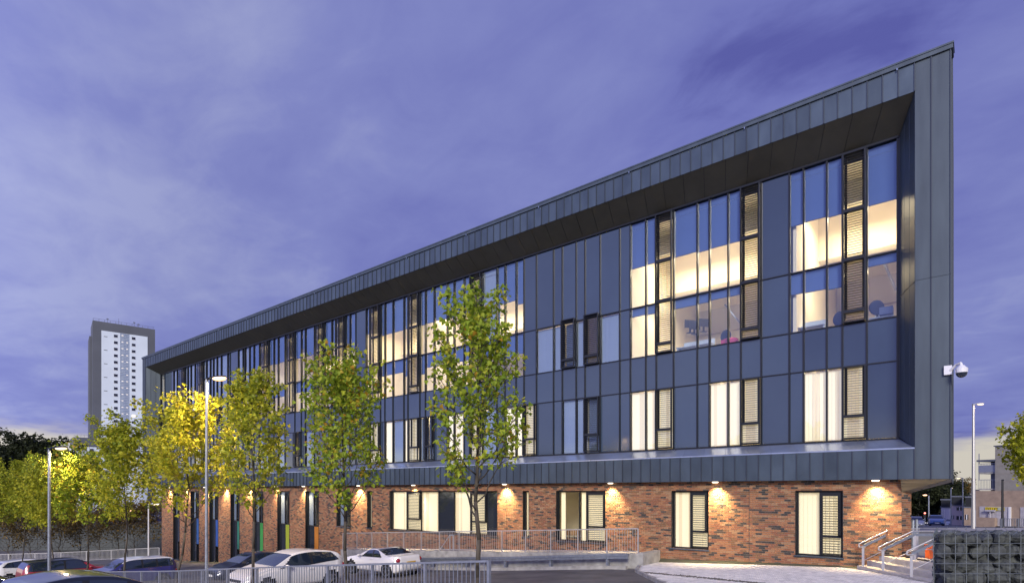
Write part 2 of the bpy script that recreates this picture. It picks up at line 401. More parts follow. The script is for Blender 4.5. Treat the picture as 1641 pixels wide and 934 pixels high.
while y > -9.5:
    x = -13.0 + (0.1 if row % 2 else 0)
    while x < 4:
        cx_, cy_ = x + bw/2, y - bd/2
        if in_fc(x, y) and in_fc(x + bw, y - bd) and in_fc(cx_, cy_):
            z0 = GF(x + .004, y); z1 = GF(x + bw - .004, y); h = 0.078 + random.uniform(-.0015, .0015)
            i = len(pv.v); g = 0.006
            ch = 0.006
            for (a, b, zz_, hh) in ((x+g, y-bd+g, z0, 0.06), (x+bw-g, y-bd+g, z1, 0.06), (x+bw-g, y-g, z1, 0.06), (x+g, y-g, z0, 0.06),
                                    (x+g+ch, y-bd+g+ch, z0, h), (x+bw-g-ch, y-bd+g+ch, z1, h), (x+bw-g-ch, y-g-ch, z1, h), (x+g+ch, y-g-ch, z0, h)):
                pv.v.append((a, b, zz_ + hh))
            mi = random.choices((0, 1, 2), (6, 3, 2))[0]
            for q in ((4,5,6,7),(0,1,5,4),(1,2,6,5),(2,3,7,6),(3,0,4,7)): pv.f.append(tuple(i+k for k in q)); pv.m.append(mi)
        x += bw
    y -= bd; row += 1
PV = [MT['paver'], mat('block_paver_light', (0.68, 0.65, 0.61), 0.9, noise_amt=0.12, noise_scale=7), mat('block_paver_dark', (0.50, 0.48, 0.46), 0.9, noise_amt=0.12, noise_scale=7)]
tag(pv.build('paving_block', PV), 'pale rectangular block pavers of the forecourt', kind='stuff')
# concrete kerb edging of the forecourt along the asphalt, with a strip of loose gravel beside it
kb = MB()
for k in range(22):
    y0 = 0.2 - k*0.46; y1 = y0 - 0.455
    def ke(yy): return (-11.3 + (0.34-yy)*0.42 if yy > -2.6 else -10.06 + (-2.6-yy)*0.80)
    a, b = ke(y0), ke(y1); za = GF(a, y0); zb = GF(b, y1)
    kb.obox((a-.16, y0, za-.05), (b-a, y1-y0, zb-za), (.12, 0, 0), (0, 0, .135))
tag(kb.build('kerb', MT['concrete']), 'low concrete kerb between paving and asphalt', kind='structure')
gv = MB()
# the drain strip crossing the forecourt diagonally
for k in range(1500):
    t = random.random(); px = 1015 + t*230; 
    X0, Y0 = -9.4 + t*7.4, -3.4 - t*2.4
    X0 += random.gauss(0, .05); Y0 += random.gauss(0, .07)
    r = random.uniform(.015, .04); gv.ball((X0, Y0, GF(X0, Y0)+.08), r, 1, random.uniform(.7, 1.2), .5, 5, 3)
tag(gv.build('gravel', MT['gravel']), 'strip of loose dark grit lying across the pale forecourt paving', 'gravel', kind='stuff')
# upper pavement and roads behind the corner
def cam_patch(name, pts, nx, ny, off, m, label): return frame_quad_patch(name, [P(px, Z) for px, Z in pts], nx, ny, off, m, label)
def XC(xc, Z): return (xc*C_ - Z*S_, -22.5 + xc*S_ + Z*C_)
frame_quad_patch('upper_pavement', [XC(12.78, 6), XC(60, 6), XC(70, 41), XC(12.78, 41)], 30, 24, 0.0, MT['pave'], 'pale upper pavement beyond the steps')
kk = MB(); 
for k in range(28):
    a, b = XC(14+k*2.0, 41.0), XC(14+k*2.0+1.98, 41.0)
    za, zb = G(*a), G(*b)
    kk.obox((a[0], a[1], za-.12), (b[0]-a[0], b[1]-a[1], zb-za), (-S_*.14, C_*.14, 0), (0, 0, .13))
tag(kk.build('kerb', MT['concrete']), 'kerb of the upper pavement along the street', kind='structure')
frame_quad_patch('road', [XC(10, 41.2), XC(75, 41.2), XC(95, 62), XC(10, 62)], 30, 12, -0.04, MT['road'], 'blue grey side street behind the building')
frame_quad_patch('road', [XC(30, 62), XC(62, 62), XC(190, 230), XC(120, 230)], 20, 30, -0.036, MT['road'], 'street running away from the camera between the houses')
frame_quad_patch('pavement', [XC(52.5, 62.1), XC(120, 62.1), XC(120, 75), XC(57.5, 75)], 14, 4, 0.06, MT['pave'], 'pavement in front of the apartment block')
rm = MB()
for k in range(16):
    a = XC(22+k*3.0, 51.0); b = XC(22+k*3.0+1.6, 51.0)
    rm.quad(*[(p[0], p[1], G(*p)-.034) for p in (a, b, (b[0]-S_*.12, b[1]+C_*.12), (a[0]-S_*.12, a[1]+C_*.12))])
tag(rm.build('road_marking', mat('road_paint', (0.5, 0.5, 0.48), 0.7)), 'broken white centre line of the side street', kind='structure')
ym = MB()
for k in range(40):
    a = XC(20+k*1.0, 60.2); b = XC(21+k*1.0, 60.2)
    ym.quad(*[(p[0], p[1], G(*p)-.03) for p in (a, b, (b[0]-S_*.2, b[1]+C_*.2), (a[0]-S_*.2, a[1]+C_*.2))])
tag(ym.build('road_marking', mat('yellow_road_paint', (0.5, 0.38, 0.05), 0.7)), 'yellow line at the far edge of the side street', kind='structure')
# hills on the horizon
def hill(name, cx, cy, rx, ry, h, base, label, seed, m=MT['leafy_dark']):
    b = MB(); rnd = random.Random(seed); n1, n2 = 40, 12
    ph = [rnd.uniform(0, 6.28) for _ in range(6)]
    for j in range(n2+1):
        t = j/n2
        for i in range(n1):
            q = 2*math.pi*i/n1; rr = 1 - t
            x = cx + rx*math.cos(q)*rr; y_ = cy + ry*math.sin(q)*rr
            z = base + h*(sstep(t*1.15))*(1 + .12*math.sin(x*.02+ph[0])+.1*math.sin(y_*.03+ph[1])) + rnd.uniform(-.3, .3)
            b.v.append((x, y_, z))
    for j in range(n2):
        for i in range(n1):
            k = (i+1) % n1; b.f.append((j*n1+i, j*n1+k, (j+1)*n1+k, (j+1)*n1+i)); b.m.append(0)
    return tag(b.build(name, m, smooth=True), label, kind='structure')
p = P(1500, 520); hill('hill', p[0]+60, p[1]+60, 330, 190, 21, -22, 'dark wooded hillside with small houses beyond the street', 3)
p = P(60, 420); hill('hill', p[0], p[1], 300, 200, 22, -22, 'low dark ridge on the horizon to the left', 4)
hill('hill', -70, -330, 420, 90, 30, -22, 'wooded rise across the road behind the viewer, seen in the glass', 5)

# ================================================================== THE BUILDING
B = thing('office_building', 'long three storey office building with dark zinc frame, glazed upper floors and brick base', 'building', (0, 0, 0))
XL, XR, TOP, BOT = -67.7, -0.8, 13.84, 0.39
OL, OR_, OT, OB = -66.8, -1.72, 12.76, 1.40          # outer edge of the recessed opening
IL, IR, IT, IB, IY = -66.2, -2.25, 12.07, 1.83, 1.2  # inner edge, at the glass
ubz = unit_box('zinc_unit', MT['zinc'])
# -- zinc panels with standing seams, one object per panel
def panel_mesh(wd, hg, m, name='zinc_panel'):
    b = MB(); b.box(0.006, wd-0.006, -0.012, 0.0, 0, hg); b.box(wd-0.020, wd+0.010, -0.045, -0.0122, 0.0, hg, m=1)
    return b.mesh(name, [m, MT['seam']])
PWT = 0.4347
n = int(round((OR_ - OL)/PWT)); PW = (OR_-OL)/n
mt_, mb_ = panel_mesh(PW, 13.66-OT, MT['zinc']), panel_mesh(PW, 1.36-BOT, MT['zinc'])
for i in range(n):
    x = OL + i*PW
    dz = random.uniform(-0.0015, 0.0015)
    link('zinc_panel', mt_, B, (x, dz, OT), rot=(0, 0, random.uniform(-.004, .004)))
    link('zinc_panel', mb_, B, (x, dz, BOT), rot=(0, 0, random.uniform(-.004, .004)))
for (x0, x1, m) in ((OR_, -1.285, MT['zinc_end']), (-1.285, XR, MT['zinc_end']), (XL, -67.25, MT['zinc_end']), (-67.25, OL, MT['zinc_end'])):
    for z0, z1 in ((BOT, 6.71), (6.722, 13.66)):
        link('zinc_panel', panel_mesh(x1-x0, z1-z0, m), B, (x0, 0, z0))
b = MB(); b.box(XL, XR, 0.002, 0.06, BOT, OB-.02); b.box(XL, XR, 0.002, 0.06, OT+.02, 13.7); b.box(XL, OL, 0.002, 0.06, OB-.02, OT+.02); b.box(OR_, XR, 0.002, 0.06, OB-.02, OT+.02)
b.build('wall_backing', MT['frame'], B)
b = MB(); b.box(XL-.06, XR+.06, -.07, .5, 13.665, TOP); b.box(XL-.08, XR+.08, -.09, .5, 13.80, TOP+.015)
b.build('coping', MT['zinc_end'], B)
for k in range(14):
    x = -2.2 - k*4.8
    b = MB(); b.box(x, x+.03, -.1, -.07, 13.60, 13.66); b.build('bracket', MT['zinc_sill'], B)
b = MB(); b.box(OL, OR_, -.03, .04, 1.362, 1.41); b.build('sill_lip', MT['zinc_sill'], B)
# -- sloped sill, soffit and splayed reveals of the opening
def sloped(name, x0, x1, xi0, xi1, z0, z1, y1, m, th=0.02):
    b = MB(); a = [(x0, 0.0, z0), (x1, 0.0, z0), (xi1, y1, z1), (xi0, y1, z1)]
    c = [(p[0], p[1], p[2]+th) for p in a]
    b.poly(a[::-1]); b.poly(c)
    for i in range(4): j = (i+1) % 4; b.quad(a[i], a[j], c[j], c[i])
    return b.build(name, m, B)
ns = 76; W1 = (OR_-OL)/ns; W2 = (IR-IL)/ns
for i in range(ns):
    g_ = 0.008
    sloped('soffit_panel', OL+i*W1+g_, OL+(i+1)*W1-g_, IL+i*W2+g_, IL+(i+1)*W2-g_, OT, IT, IY, MT['soffit'])
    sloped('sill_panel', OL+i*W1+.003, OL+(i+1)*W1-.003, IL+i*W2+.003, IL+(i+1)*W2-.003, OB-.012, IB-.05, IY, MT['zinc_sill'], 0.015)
b = MB(); b.quad((OL, 0, OT+.05), (OR_, 0, OT+.05), (IR, IY, IT+.05), (IL, IY, IT+.05)); b.quad((OL, 0, OB-.05), (OR_, 0, OB-.05), (IR, IY, IB-.09), (IL, IY, IB-.09)); b.build('recess_lining', MT['frame'], B)
for (ox, ix) in ((OR_, IR), (OL, IL)):
    for k in range(3):
        t0, t1 = k/3+.01, (k+1)/3-.01
        for (za, zb) in ((0, .464), (.468, 1)):
            def pt(t, zf):
                lo = OB + (IB-OB)*t; hi = OT + (IT-OT)*t
                return (ox+(ix-ox)*t, IY*t, lo + (hi-lo)*zf)
            b = MB(); sgn = .02 if ox == OR_ else -.02
            a = [pt(t0, za), pt(t1, za), pt(t1, zb), pt(t0, zb)]; c = [(p[0]+sgn, p[1], p[2]) for p in a]
            b.poly(a); b.poly(c[::-1])
            for i in range(4): j = (i+1) % 4; b.quad(a[i], c[i], c[j], a[j])
            b.build('reveal_panel', MT['zinc_end'], B)
    b = MB(); s_ = .05 if ox == OR_ else -.05
    b.quad((ox+s_, 0, OB), (ix+s_, IY, IB), (ix+s_, IY, IT), (ox+s_, 0, OT)); b.build('recess_lining', MT['frame'], B)
# -- end wall and roof
EB = 20.0; BL0 = -63.5
b = MB(); b.quad((XR, 0, BOT), (XR-.03*EB, EB, BOT), (XR-.03*EB, EB, 13.7), (XR, 0, 13.7)); b.quad((XL, 0, BOT), (XL, EB, BOT), (XL, EB, 13.7), (XL, 0, 13.7)); b.quad((XL, 0, BOT+.002), (BL0, 0, BOT+.002), (BL0, EB, BOT+.002), (XL, EB, BOT+.002))
b.quad((XR-.03*EB, EB, BOT), (XL, EB, BOT), (XL, EB, 13.7), (XR-.03*EB, EB, 13.7)); b.build('end_wall', MT['zinc_end'], B)
em = panel_mesh(0.5, 13.66-BOT, MT['zinc_end'])
for k in range(16):
    link('zinc_panel', em, B, (XR-.03*k*.5+.006, k*.5, BOT), rot=(0, 0, R(90)+.03))
b = MB(); b.poly([(XL, .06, 13.6), (XR, .06, 13.6), (XR-.03*EB, EB, 13.6), (XL, EB, 13.6)]); b.build('roof', MT['grey'], B)
# -- prow underside: slopes back to the head of the brick wall
BY = 0.35
bc = (-2.1, BY); Q1 = (-1.88, 0.80)
b = MB(); b.poly([(XR, .06, BOT), (XR, 0.002, BOT), (-2.1, 0.002, BOT), (-2.1, BY, -.02), (Q1[0], Q1[1], -.06)])
b.poly([(XR, .06, BOT), (Q1[0], Q1[1], -.06), (Q1[0]-.6, 8, -.06), (XR-.25, 8, BOT)])
b.poly([(BL0, .002, BOT+.001), (BL0, BY+.3, BOT+.001), (-2.1, BY+.3, BOT+.001), (-2.1, .002, BOT+.001)]); b.build('underside', MT['soffit2'], B)
for k in range(5):
    t = (k+.5)/5
    a = Vector((-2.1, .002+(BY-.002)*t, BOT-(BOT+.02)*t)); c = Vector((XR, .02, BOT)).lerp(Vector((Q1[0], Q1[1], -.06)), t)
    b = MB(); b.bar(a-Vector((0, 0, .008)), c-Vector((0, 0, .008)), .012, .012); b.build('underside_batten', MT['frame'], B)
# -- interior of the upper floors
b = MB()
b.box(IL, IR, 1.35, 9.2, 5.0, 5.55, m=1); b.box(IL, IR, 1.35, 9.2, 1.2, 1.6, m=1)
b.build('floor_slab', [MT['plaster'], MT['carpet']], B)
b = MB(); b.quad((IL, 9.2, 1.2), (IR, 9.2, 1.2), (IR, 9.2, 12.3), (IL, 9.2, 12.3)); b.quad((IL, 1.3, 11.75), (IR, 1.3, 11.75), (IR, 9.2, 11.75), (IL, 9.2, 11.75))
b.quad((IL, 1.3, 4.98), (IR, 1.3, 4.98), (IR, 9.2, 4.98), (IL, 9.2, 4.98)); b.quad((IR, 1.3, 1.2), (IR, 9.2, 1.2), (IR, 9.2, 12.3), (IR, 1.3, 12.3))
b.quad((IL, 1.3, 1.2), (IL, 9.2, 1.2), (IL, 9.2, 12.3), (IL, 1.3, 12.3)); b.box(IL, IR, 5.2, 5.8, 9.9, 11.7); b.build('interior_wall', MT['plaster'], B)
b = MB(); b.box(IL, IR, 2.6, 2.9, 10.9, 11.74); b.build('beam', MT['plaster2'], B)
b = MB(); b.box(IL, IR, 9.0, 9.15, 6.9, 7.6); b.build('wall_band', MT['plaster2'], B)
b = MB()
for x in (-5.6, -6.9, -12.55, -18.4, -26.9, -33.0, -44.8, -52.5, -60.4):
    b.box(x-.06, x+.06, 1.45, 9.1, 5.56, 11.7); 
for x in (-5.3, -6.75, -9.0, -10.4, -12.5, -14.8, -18.3, -22.9, -28, -33, -40, -47):
    b.box(x-.06, x+.06, 1.45, 6, 1.62, 4.95)
b.build('partition', MT['plaster'], B)
b = MB(); b.box(IL, IR, 5.95, 6.0, 1.62, 4.95); b.build('partition', MT['plaster'], B)
for x0, x1 in ((-5.2, -2.3), (-12.3, -7.0)):
    b = MB(); b.box(x0, x1, 8.9, 9.1, 8.6, 9.9); b.build('bulkhead', MT['plaster2'], B)
def area(name, loc, sx, sy, e, col=(1, .80, .50), up=False, parent=B):
    l = bpy.data.lights.new(name, 'AREA'); l.shape = 'RECTANGLE'; l.size = sx; l.size_y = sy; l.energy = e; l.color = col
    o = link(name, l, parent, loc); 
    if up: o.rotation_euler = (math.pi, 0, 0)
    return o
tubes = MB()
for (x, e) in ((-3.8, 95), (-8.4, 80), (-10.9, 80), (-16, 30), (-20.2, 95), (-23.5, 95), (-27.5, 60), (-30.5, 95), (-36, 95), (-41, 70), (-46, 60), (-51, 40), (-56, 40), (-61, 30)):
    area('ceiling_lamp', (x, 4.2, 8.7), 2.2, .5, e*1.0, up=True)
    area('ceiling_lamp', (x, 3.6, 11.0), 2.2, 1.2, e*2.2)
    area('added_hall_fill', (x, 3.4, 8.45), 2.4, .4, e*.9)  # fill light added without a fitting, lifts the lower hall windows
    pass
for (x, e) in ((-4.3, 34), (-8.0, 34), (-11.5, 34), (-19.2, 34), (-23.6, 34), (-28.2, 30), (-31, 30), (-39, 20), (-45, 20)):
    area('ceiling_lamp', (x, 3.4, 4.8), 1.6, .8, e*1.6)
    tubes.box(x-.5, x+.5, 3.2, 3.3, 4.86, 4.92)
tubes.build('light_tube', MT['tube'], B)

# -- curtain wall
PX = [1438.5,1389.3,1350.2,1325.1,1288.1,1265.3,1220.3,1187.6,1167.1,1137.1,1117.7,1079.7,1052,1035.2,1010.5,993.5,962,937.8,923.6,901.4,887.4,860,840,827.3,809.5,796.6,773.5,753,744,728,717,696,682,673,654,647.5,630,617,610,592.7,587,570.5,561,553.7,538,532,520,504,489.4,483,472.7,457,446,439,431,416,407,400,393,389.5,382,369,365,354.6,347.8,342,337,331,326,312.5,306,301,296.5,284,278.5,264.5,258]
TY = ['gcs','lll','ggv','ggv','ggs','sss','lll','gcv','gcv','gcs','gcs','lll','gcv','gcv','sss','sds','slk','sdd','skd','sds','sds','ssl','ggv','ggv','ggs','dgd','lll','ggs','ggv','ggv','ggs','ggk','ggd','lll','ggv','ggd','ggv','ggs','lll','ggs','sss','ggs','ggs','lls','ggk','ggs','lls','ggd','ggs','ggk','lls','ggd','ggs','ggs','lld','ggs','ggs','dds','ggs','dds','sks','dds','dds','dks','dds','dds','dds','ddk','lll','dds','dds','dds','lls','dds','sss','kks']
XS = [FX(x, 22.5+IY) for x in PX]
slat_boxes = []                # (x0,x1,z, y0) of every slat
pane_me = {k: unit_box('pane_'+k, MT[m]) for k, m in (('pane', 'pane'), ('spandrel', 'spandrel'), ('low', 'pane_low'), ('dark', 'pane_dark'))}
bm_ = {k: unit_box('blind_'+k, MT[m]) for k, m in (('blind', 'blind'), ('bd', 'blind_dark'), ('bl', 'blind_lit'), ('bm', 'blind_lit2'))}
uframe = unit_box('frame_unit', MT['frame'])
LEV = dict(U=(8.22, 12.07), M=(5.97, 8.22), S=(4.46, 5.97), L=(1.83, 4.46))
def cell(x0, x1, z0, z1, ty, y=IY, lowfloor=False, parent=B):
    z0 += .015; z1 -= .015; xa, xb = x0+.02, x1-.02
    if ty == 's':
        # back-painted glass sheet, set very slightly out of true like its neighbours
        o = place_box('glass_panel', pane_me['spandrel'], parent, xa, xb, y, y+.03, z0, z1)
        o.rotation_euler = (random.uniform(-.0025, .0025), 0, random.uniform(-.0035, .0035))
        return
    if ty in 'gcdvlk':
        o = place_box('window_pane', pane_me['low' if lowfloor else 'pane'], parent, xa, xb, y+.03, y+.045, z0, z1)
        o.rotation_euler = (0, 0, random.uniform(-.002, .002))
    if ty in 'gc' and not lowfloor:
        up = z1 > 9
        bz = (10.05 if up else (7.42 if ty == 'g' else 7.87)) + random.uniform(-.04, .04)
        if x1 < -18 and random.random() < .22: bz += random.uniform(-.8, .6) if up else random.uniform(-.6, .2)
        place_box('roller_blind', bm_['blind'], parent, xa+.01, xb-.01, y+.11, y+.115, bz, z1)
        place_box('blind_bar', uframe, parent, xa+.01, xb-.01, y+.105, y+.12, bz-.02, bz)
    if ty == 'd' or ty == 'k':
        place_box('closed_blind', bm_['bd'], parent, xa+.01, xb-.01, y+.30, y+.305, z0, z1)
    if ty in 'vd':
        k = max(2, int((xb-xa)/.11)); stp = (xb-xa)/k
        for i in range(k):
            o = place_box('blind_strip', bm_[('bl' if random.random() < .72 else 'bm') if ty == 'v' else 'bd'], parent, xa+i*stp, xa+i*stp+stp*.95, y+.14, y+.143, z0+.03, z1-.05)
            o.rotation_euler = (0, 0, random.uniform(.15, .5))
def louvre(x0, x1, z0, z1, y, lit=True, rails=(), parent=B, prot=0.20, strips=True):
    """shutter box of dark slats standing proud of the glass, frame members round each leaf"""
    b = MB(); xa, xb = x0+.01, x1-.01; t = .055
    zs = [z0] + list(rails) + [z1]
    for x in (xa, xb-t): b.box(x, x+t, y-prot, y-prot+.05, z0, z1)
    b.box(xa, xa+.02, y-.04, y, z0, z1); b.box(xb-.02, xb, y-.04, y, z0, z1)
    for z in zs: b.box(xa+t, xb-t, y-prot-.004, y-.01, z-(.05 if z != z0 else 0), z+(.05 if z != z1 else 0))
    for za, zb in zip(zs, zs[1:]):
        if zb - za > 1.2:                                             # an opening leaf: heavier stiles
            b.box(xa+t, xa+t+.09, y-.05, y-.02, za, zb); b.box(xb-t-.07, xb-t, y-.05, y-.02, za, zb)
        z = za + .085
        while z < zb - .06:
            slat_boxes.append((xa+.012, xb-.012, z, y-prot+.055, parent)); z += .088
    b.build('louvre_frame', MT['frame'], parent)
for i, ty in enumerate(TY):
    x1, x0 = XS[i], XS[i+1]
    for k, (lv, t) in enumerate(zip('UML', ty)):
        z0, z1 = LEV[lv]
        if t in 'lk':
            cell(x0, x1, z0, z1, 'v' if (lv == 'L' and t == 'l') else ('l' if t == 'l' else 'k'))  # glowing strips added behind lower louvres to brighten their gaps
    # louvre boxes run through the storeys they cover
    if x1 - x0 > 0.95 and 'l' in ty: x0l = x1 - 0.82
    else: x0l = x0
    if ty[0] == 'l': louvre(x0l, x1, 5.99, 12.02, IY, rails=(6.38, 8.22, 9.96))
    elif ty[1] in 'lk': louvre(x0l, x1, 5.99, 8.35, IY, rails=(6.38,))
    if ty[2] in 'lk': louvre(x0l, x1, 1.86, 4.44, IY, rails=(2.67,))
    for lv, t in zip('UML', ty):
        if t not in 'lk': cell(x0, x1, *LEV[lv], t)
    cell(x0, x1, *LEV['S'], 's')
for x in XS:
    place_box('mullion', uframe, B, x-.028, x+.028, IY-.055, IY+.10, IB-.02, IT)
place_box('mullion', uframe, B, IR-.03, IR+.03, IY-.055, IY+.10, IB-.02, IT)
for i, ty in enumerate(TY):
    x1, x0 = XS[i], XS[i+1]
    for z in (8.22, 5.97, 4.46):
        place_box('transom', uframe, B, x0+.028, x1-.028, IY-.035, IY+.09, z-.022, z+.022)
place_box('sill_rail', uframe, B, IL, IR, IY-.08, IY+.10, IB-.09, IB)
place_box('head_rail', uframe, B, IL, IR, IY-.08, IY+.10, IT-.03, IT+.10)
b = MB(); b.box(XS[-1]-1.2, XS[-1]-.03, IY+.02, IY+.05, IB, IT); b.build('end_panel', MT['frame'], B)
# mechanical chains of the blinds etc. inside right bay: a steel brace that crosses behind the glass
for (xa, za, xb, zb) in ((-7.55, 6.55, -8.35, 7.75), (-2.42, 7.1, -2.75, 8.1)):
    b = MB(); b.bar((xb, 1.75, zb), (xa, 2.0, za), .09, .05); b.build('brace', MT['fence'], B)

# -- brick base
HB = 22.5 + BY
def BX(px): return FX(px, HB)
WIN = [  # x0px, x1px, z0, kind list (px splits)
    (1275.5, 1350.5, -2.30, [('v', 1275.5, 1313), ('l', 1313, 1350.5)]),
    (1077, 1135, -2.33, [('v', 1077, 1105), ('l', 1105, 1135)]),
    (892, 970, -2.33, [('c', 892, 926), ('c', 926, 938), ('l', 938, 970)]),
    (838.5, 847.5, -2.25, [('v', 838.5, 847.5)]),
    (625, 797, -2.33, [('v', 625, 649), ('l', 650, 672), ('v', 672, 700), ('x', 700, 725), ('v', 725, 752), ('l', 752, 778), ('x', 778, 797)]),
    (589, 596, -2.3, [('v', 589, 596)]),
    (540, 562, -2.33, [('d', 540, 551), ('l', 551, 562)]),
    (490, 511, -5.2, [('d', 490, 501), ('l', 501, 511)], (0.62, 0.22, 0.01)),
    (445, 464, -5.4, [('d', 445, 455), ('l', 455, 464)], (0.42, 0.50, 0.02)),
    (405.5, 422, -5.8, [('d', 405.5, 414), ('l', 414, 422)], (0.03, 0.32, 0.05)),
    (370, 384, -6.0, [('d', 370, 377.5), ('l', 377.5, 384)], (0.01, 0.20, 0.13)),
    (336, 350, -6.2, [('d', 336, 343), ('l', 343, 350)], (0.02, 0.10, 0.42)),
    (306, 319, -6.4, [('d', 306, 312.5), ('l', 312.5, 319)], (0.02, 0.12, 0.40)),
    (278, 288, -6.5, [('d', 278, 283), ('l', 283, 288)], (0.03, 0.05, 0.10)),
]
BL, BR = -63.6, -2.1
holes = []
for wd in WIN: holes.append((BX(wd[0]), BX(wd[1]), wd[2], 0.02))
b = MB()
for (a, c, z0, z1) in rects_minus(BL, BR, -7.2, BOT, holes): b.quad((a, BY+.01, z0), (c, BY+.01, z0), (c, BY+.01, z1), (a, BY+.01, z1))
cd = Vector((Q1[0]-bc[0], Q1[1]-bc[1], 0)); cl_ = cd.length; cd.normalize()
b.quad((bc[0], BY+.01, -3.2), (Q1[0]-.01, Q1[1], -3.2), (Q1[0]-.01, Q1[1], .0), (bc[0], BY+.01, .2))
b.quad((Q1[0]-.01, Q1[1], -3.2), (Q1[0]-1.4, 14, -3.2), (Q1[0]-1.4, 14, .4), (Q1[0]-.01, Q1[1], .4))
b.quad((BL, BY+.01, -7.2), (BL, BY+.01, BOT), (BL, 14, BOT), (BL, 14, -7.2)); b.quad((BL, 14, -7.2), (BL, 14, BOT), (Q1[0]-1.4, 14, BOT), (Q1[0]-1.4, 14, -7.2))
b.build('mortar_wall', MT['mortar'], B)
bricks = []
PB, PH = 0.225, 0.075
z = BOT - PH - .0; r = 0
while z > -7.2:
    x = BR + (0.0 if r % 2 else -PB/2)
    x = BR - (0 if r % 2 else PB/2)
    segs = []
    if r % 2 == 0: segs.append((BR - PB/2 + .01, BR))
    while x > BL: segs.append((max(BL, x-PB+.01), x)); x -= PB
    for (a, c) in segs:
        if z + PH < interp(GA, (a+c)/2) - .02: continue
        pcs = [(a, c)]
        for h in holes:
            if h[2]-.001 < z + PH*.5 < h[3]:
                np_ = []
                for (p0, p1) in pcs:
                    if h[1] <= p0 or h[0] >= p1: np_.append((p0, p1)); continue
                    if p0 < h[0]: np_.append((p0, h[0]))
                    if p1 > h[1]: np_.append((h[1], p1))
                pcs = np_
        for (p0, p1) in pcs:
            if p1-p0 > .03: bricks.append((p0, p1, z))
    z -= PH; r += 1
def bcol():
    return random.choices(range(6), (28, 23, 18, 14, 9, 7))[0]
bricks.sort(key=lambda q: (q[1]+.05)**2*1.0 + (q[2]*.3)**2)
full = [k for k in bricks[:700] if k[1]-k[0] > .2][:290]; fs_ = set(full)
bm6 = []
for m in BRICKS:
    q = MB(); q.box(0, .215, -.008, .009, 0, .065, skip='k'); bm6.append(q.mesh('brick', m))
for (a, c, z) in full: link('brick', bm6[bcol()], B, (a, BY + random.uniform(-.0015, .0015), z + .0))
q = MB()
JOINTS = [BX(1200.5), BX(812)]
for (a, c, z) in bricks:
    if (a, c, z) in fs_: continue
    dy = random.uniform(-.0015, .0015)
    cuts = [(a, c)]
    for jx in JOINTS:
        cuts = [s_ for (p_, q_) in cuts for s_ in (((p_, jx-.007), (jx+.007, q_)) if p_ < jx < q_ else ((p_, q_),))]
    mc_ = bcol()
    for (a, c) in cuts:
        if c - a > .01: q.box(a, c, BY-.008+dy, BY+.009, z, z+.065, m=mc_, skip='k')
# chamfered corner and the soldier reveal bricks
z = -.02 - PH; r = 0
while z > -3.0:
    x = 0.0; k = 0
    while x < cl_ - .02:
        ln = min(.215 if not (k == 0 and r % 2) else .1, cl_ - x)
        o_ = Vector((bc[0], bc[1], z)) + cd*(x+.006)
        nrm = Vector((cd.y, -cd.x, 0))
        q.obox(o_ + nrm*.006 , cd*(ln-.006), -nrm*.02, (0, 0, .065), m=bcol())
        x += ln + .01; k += 1
    z -= PH; r += 1
tag(q.build('brickwork', BRICKS, B), kind='stuff')
for jx in JOINTS: place_box('movement_joint', uframe, B, jx-.006, jx+.006, BY-.004, BY+.02, -3.6, BOT)
# ground floor rooms behind the brick
b = MB(); BI = BR-.7; b.quad((BL, 4.6, -7), (BI, 4.6, -7), (BI, 4.6, .3), (BL, 4.6, .3)); b.quad((BL, .5, .28), (BI, .5, .28), (BI, 4.6, .28), (BL, 4.6, .28)); b.box(BL, BI, .75, 4.6, -2.9, -2.75)
b.quad((BI, .5, -3), (BI, 4.6, -3), (BI, 4.6, .3), (BI, .5, .3)); b.build('interior_wall', MT['plaster'], B)
for (px, e) in ((1313, 28), (1106, 28), (930, 34), (700, 30), (640, 24), (760, 24), (592, 8), (842, 8)):
    area('ceiling_lamp', (BX(px), 2.4, .2), 1.2, .6, e)
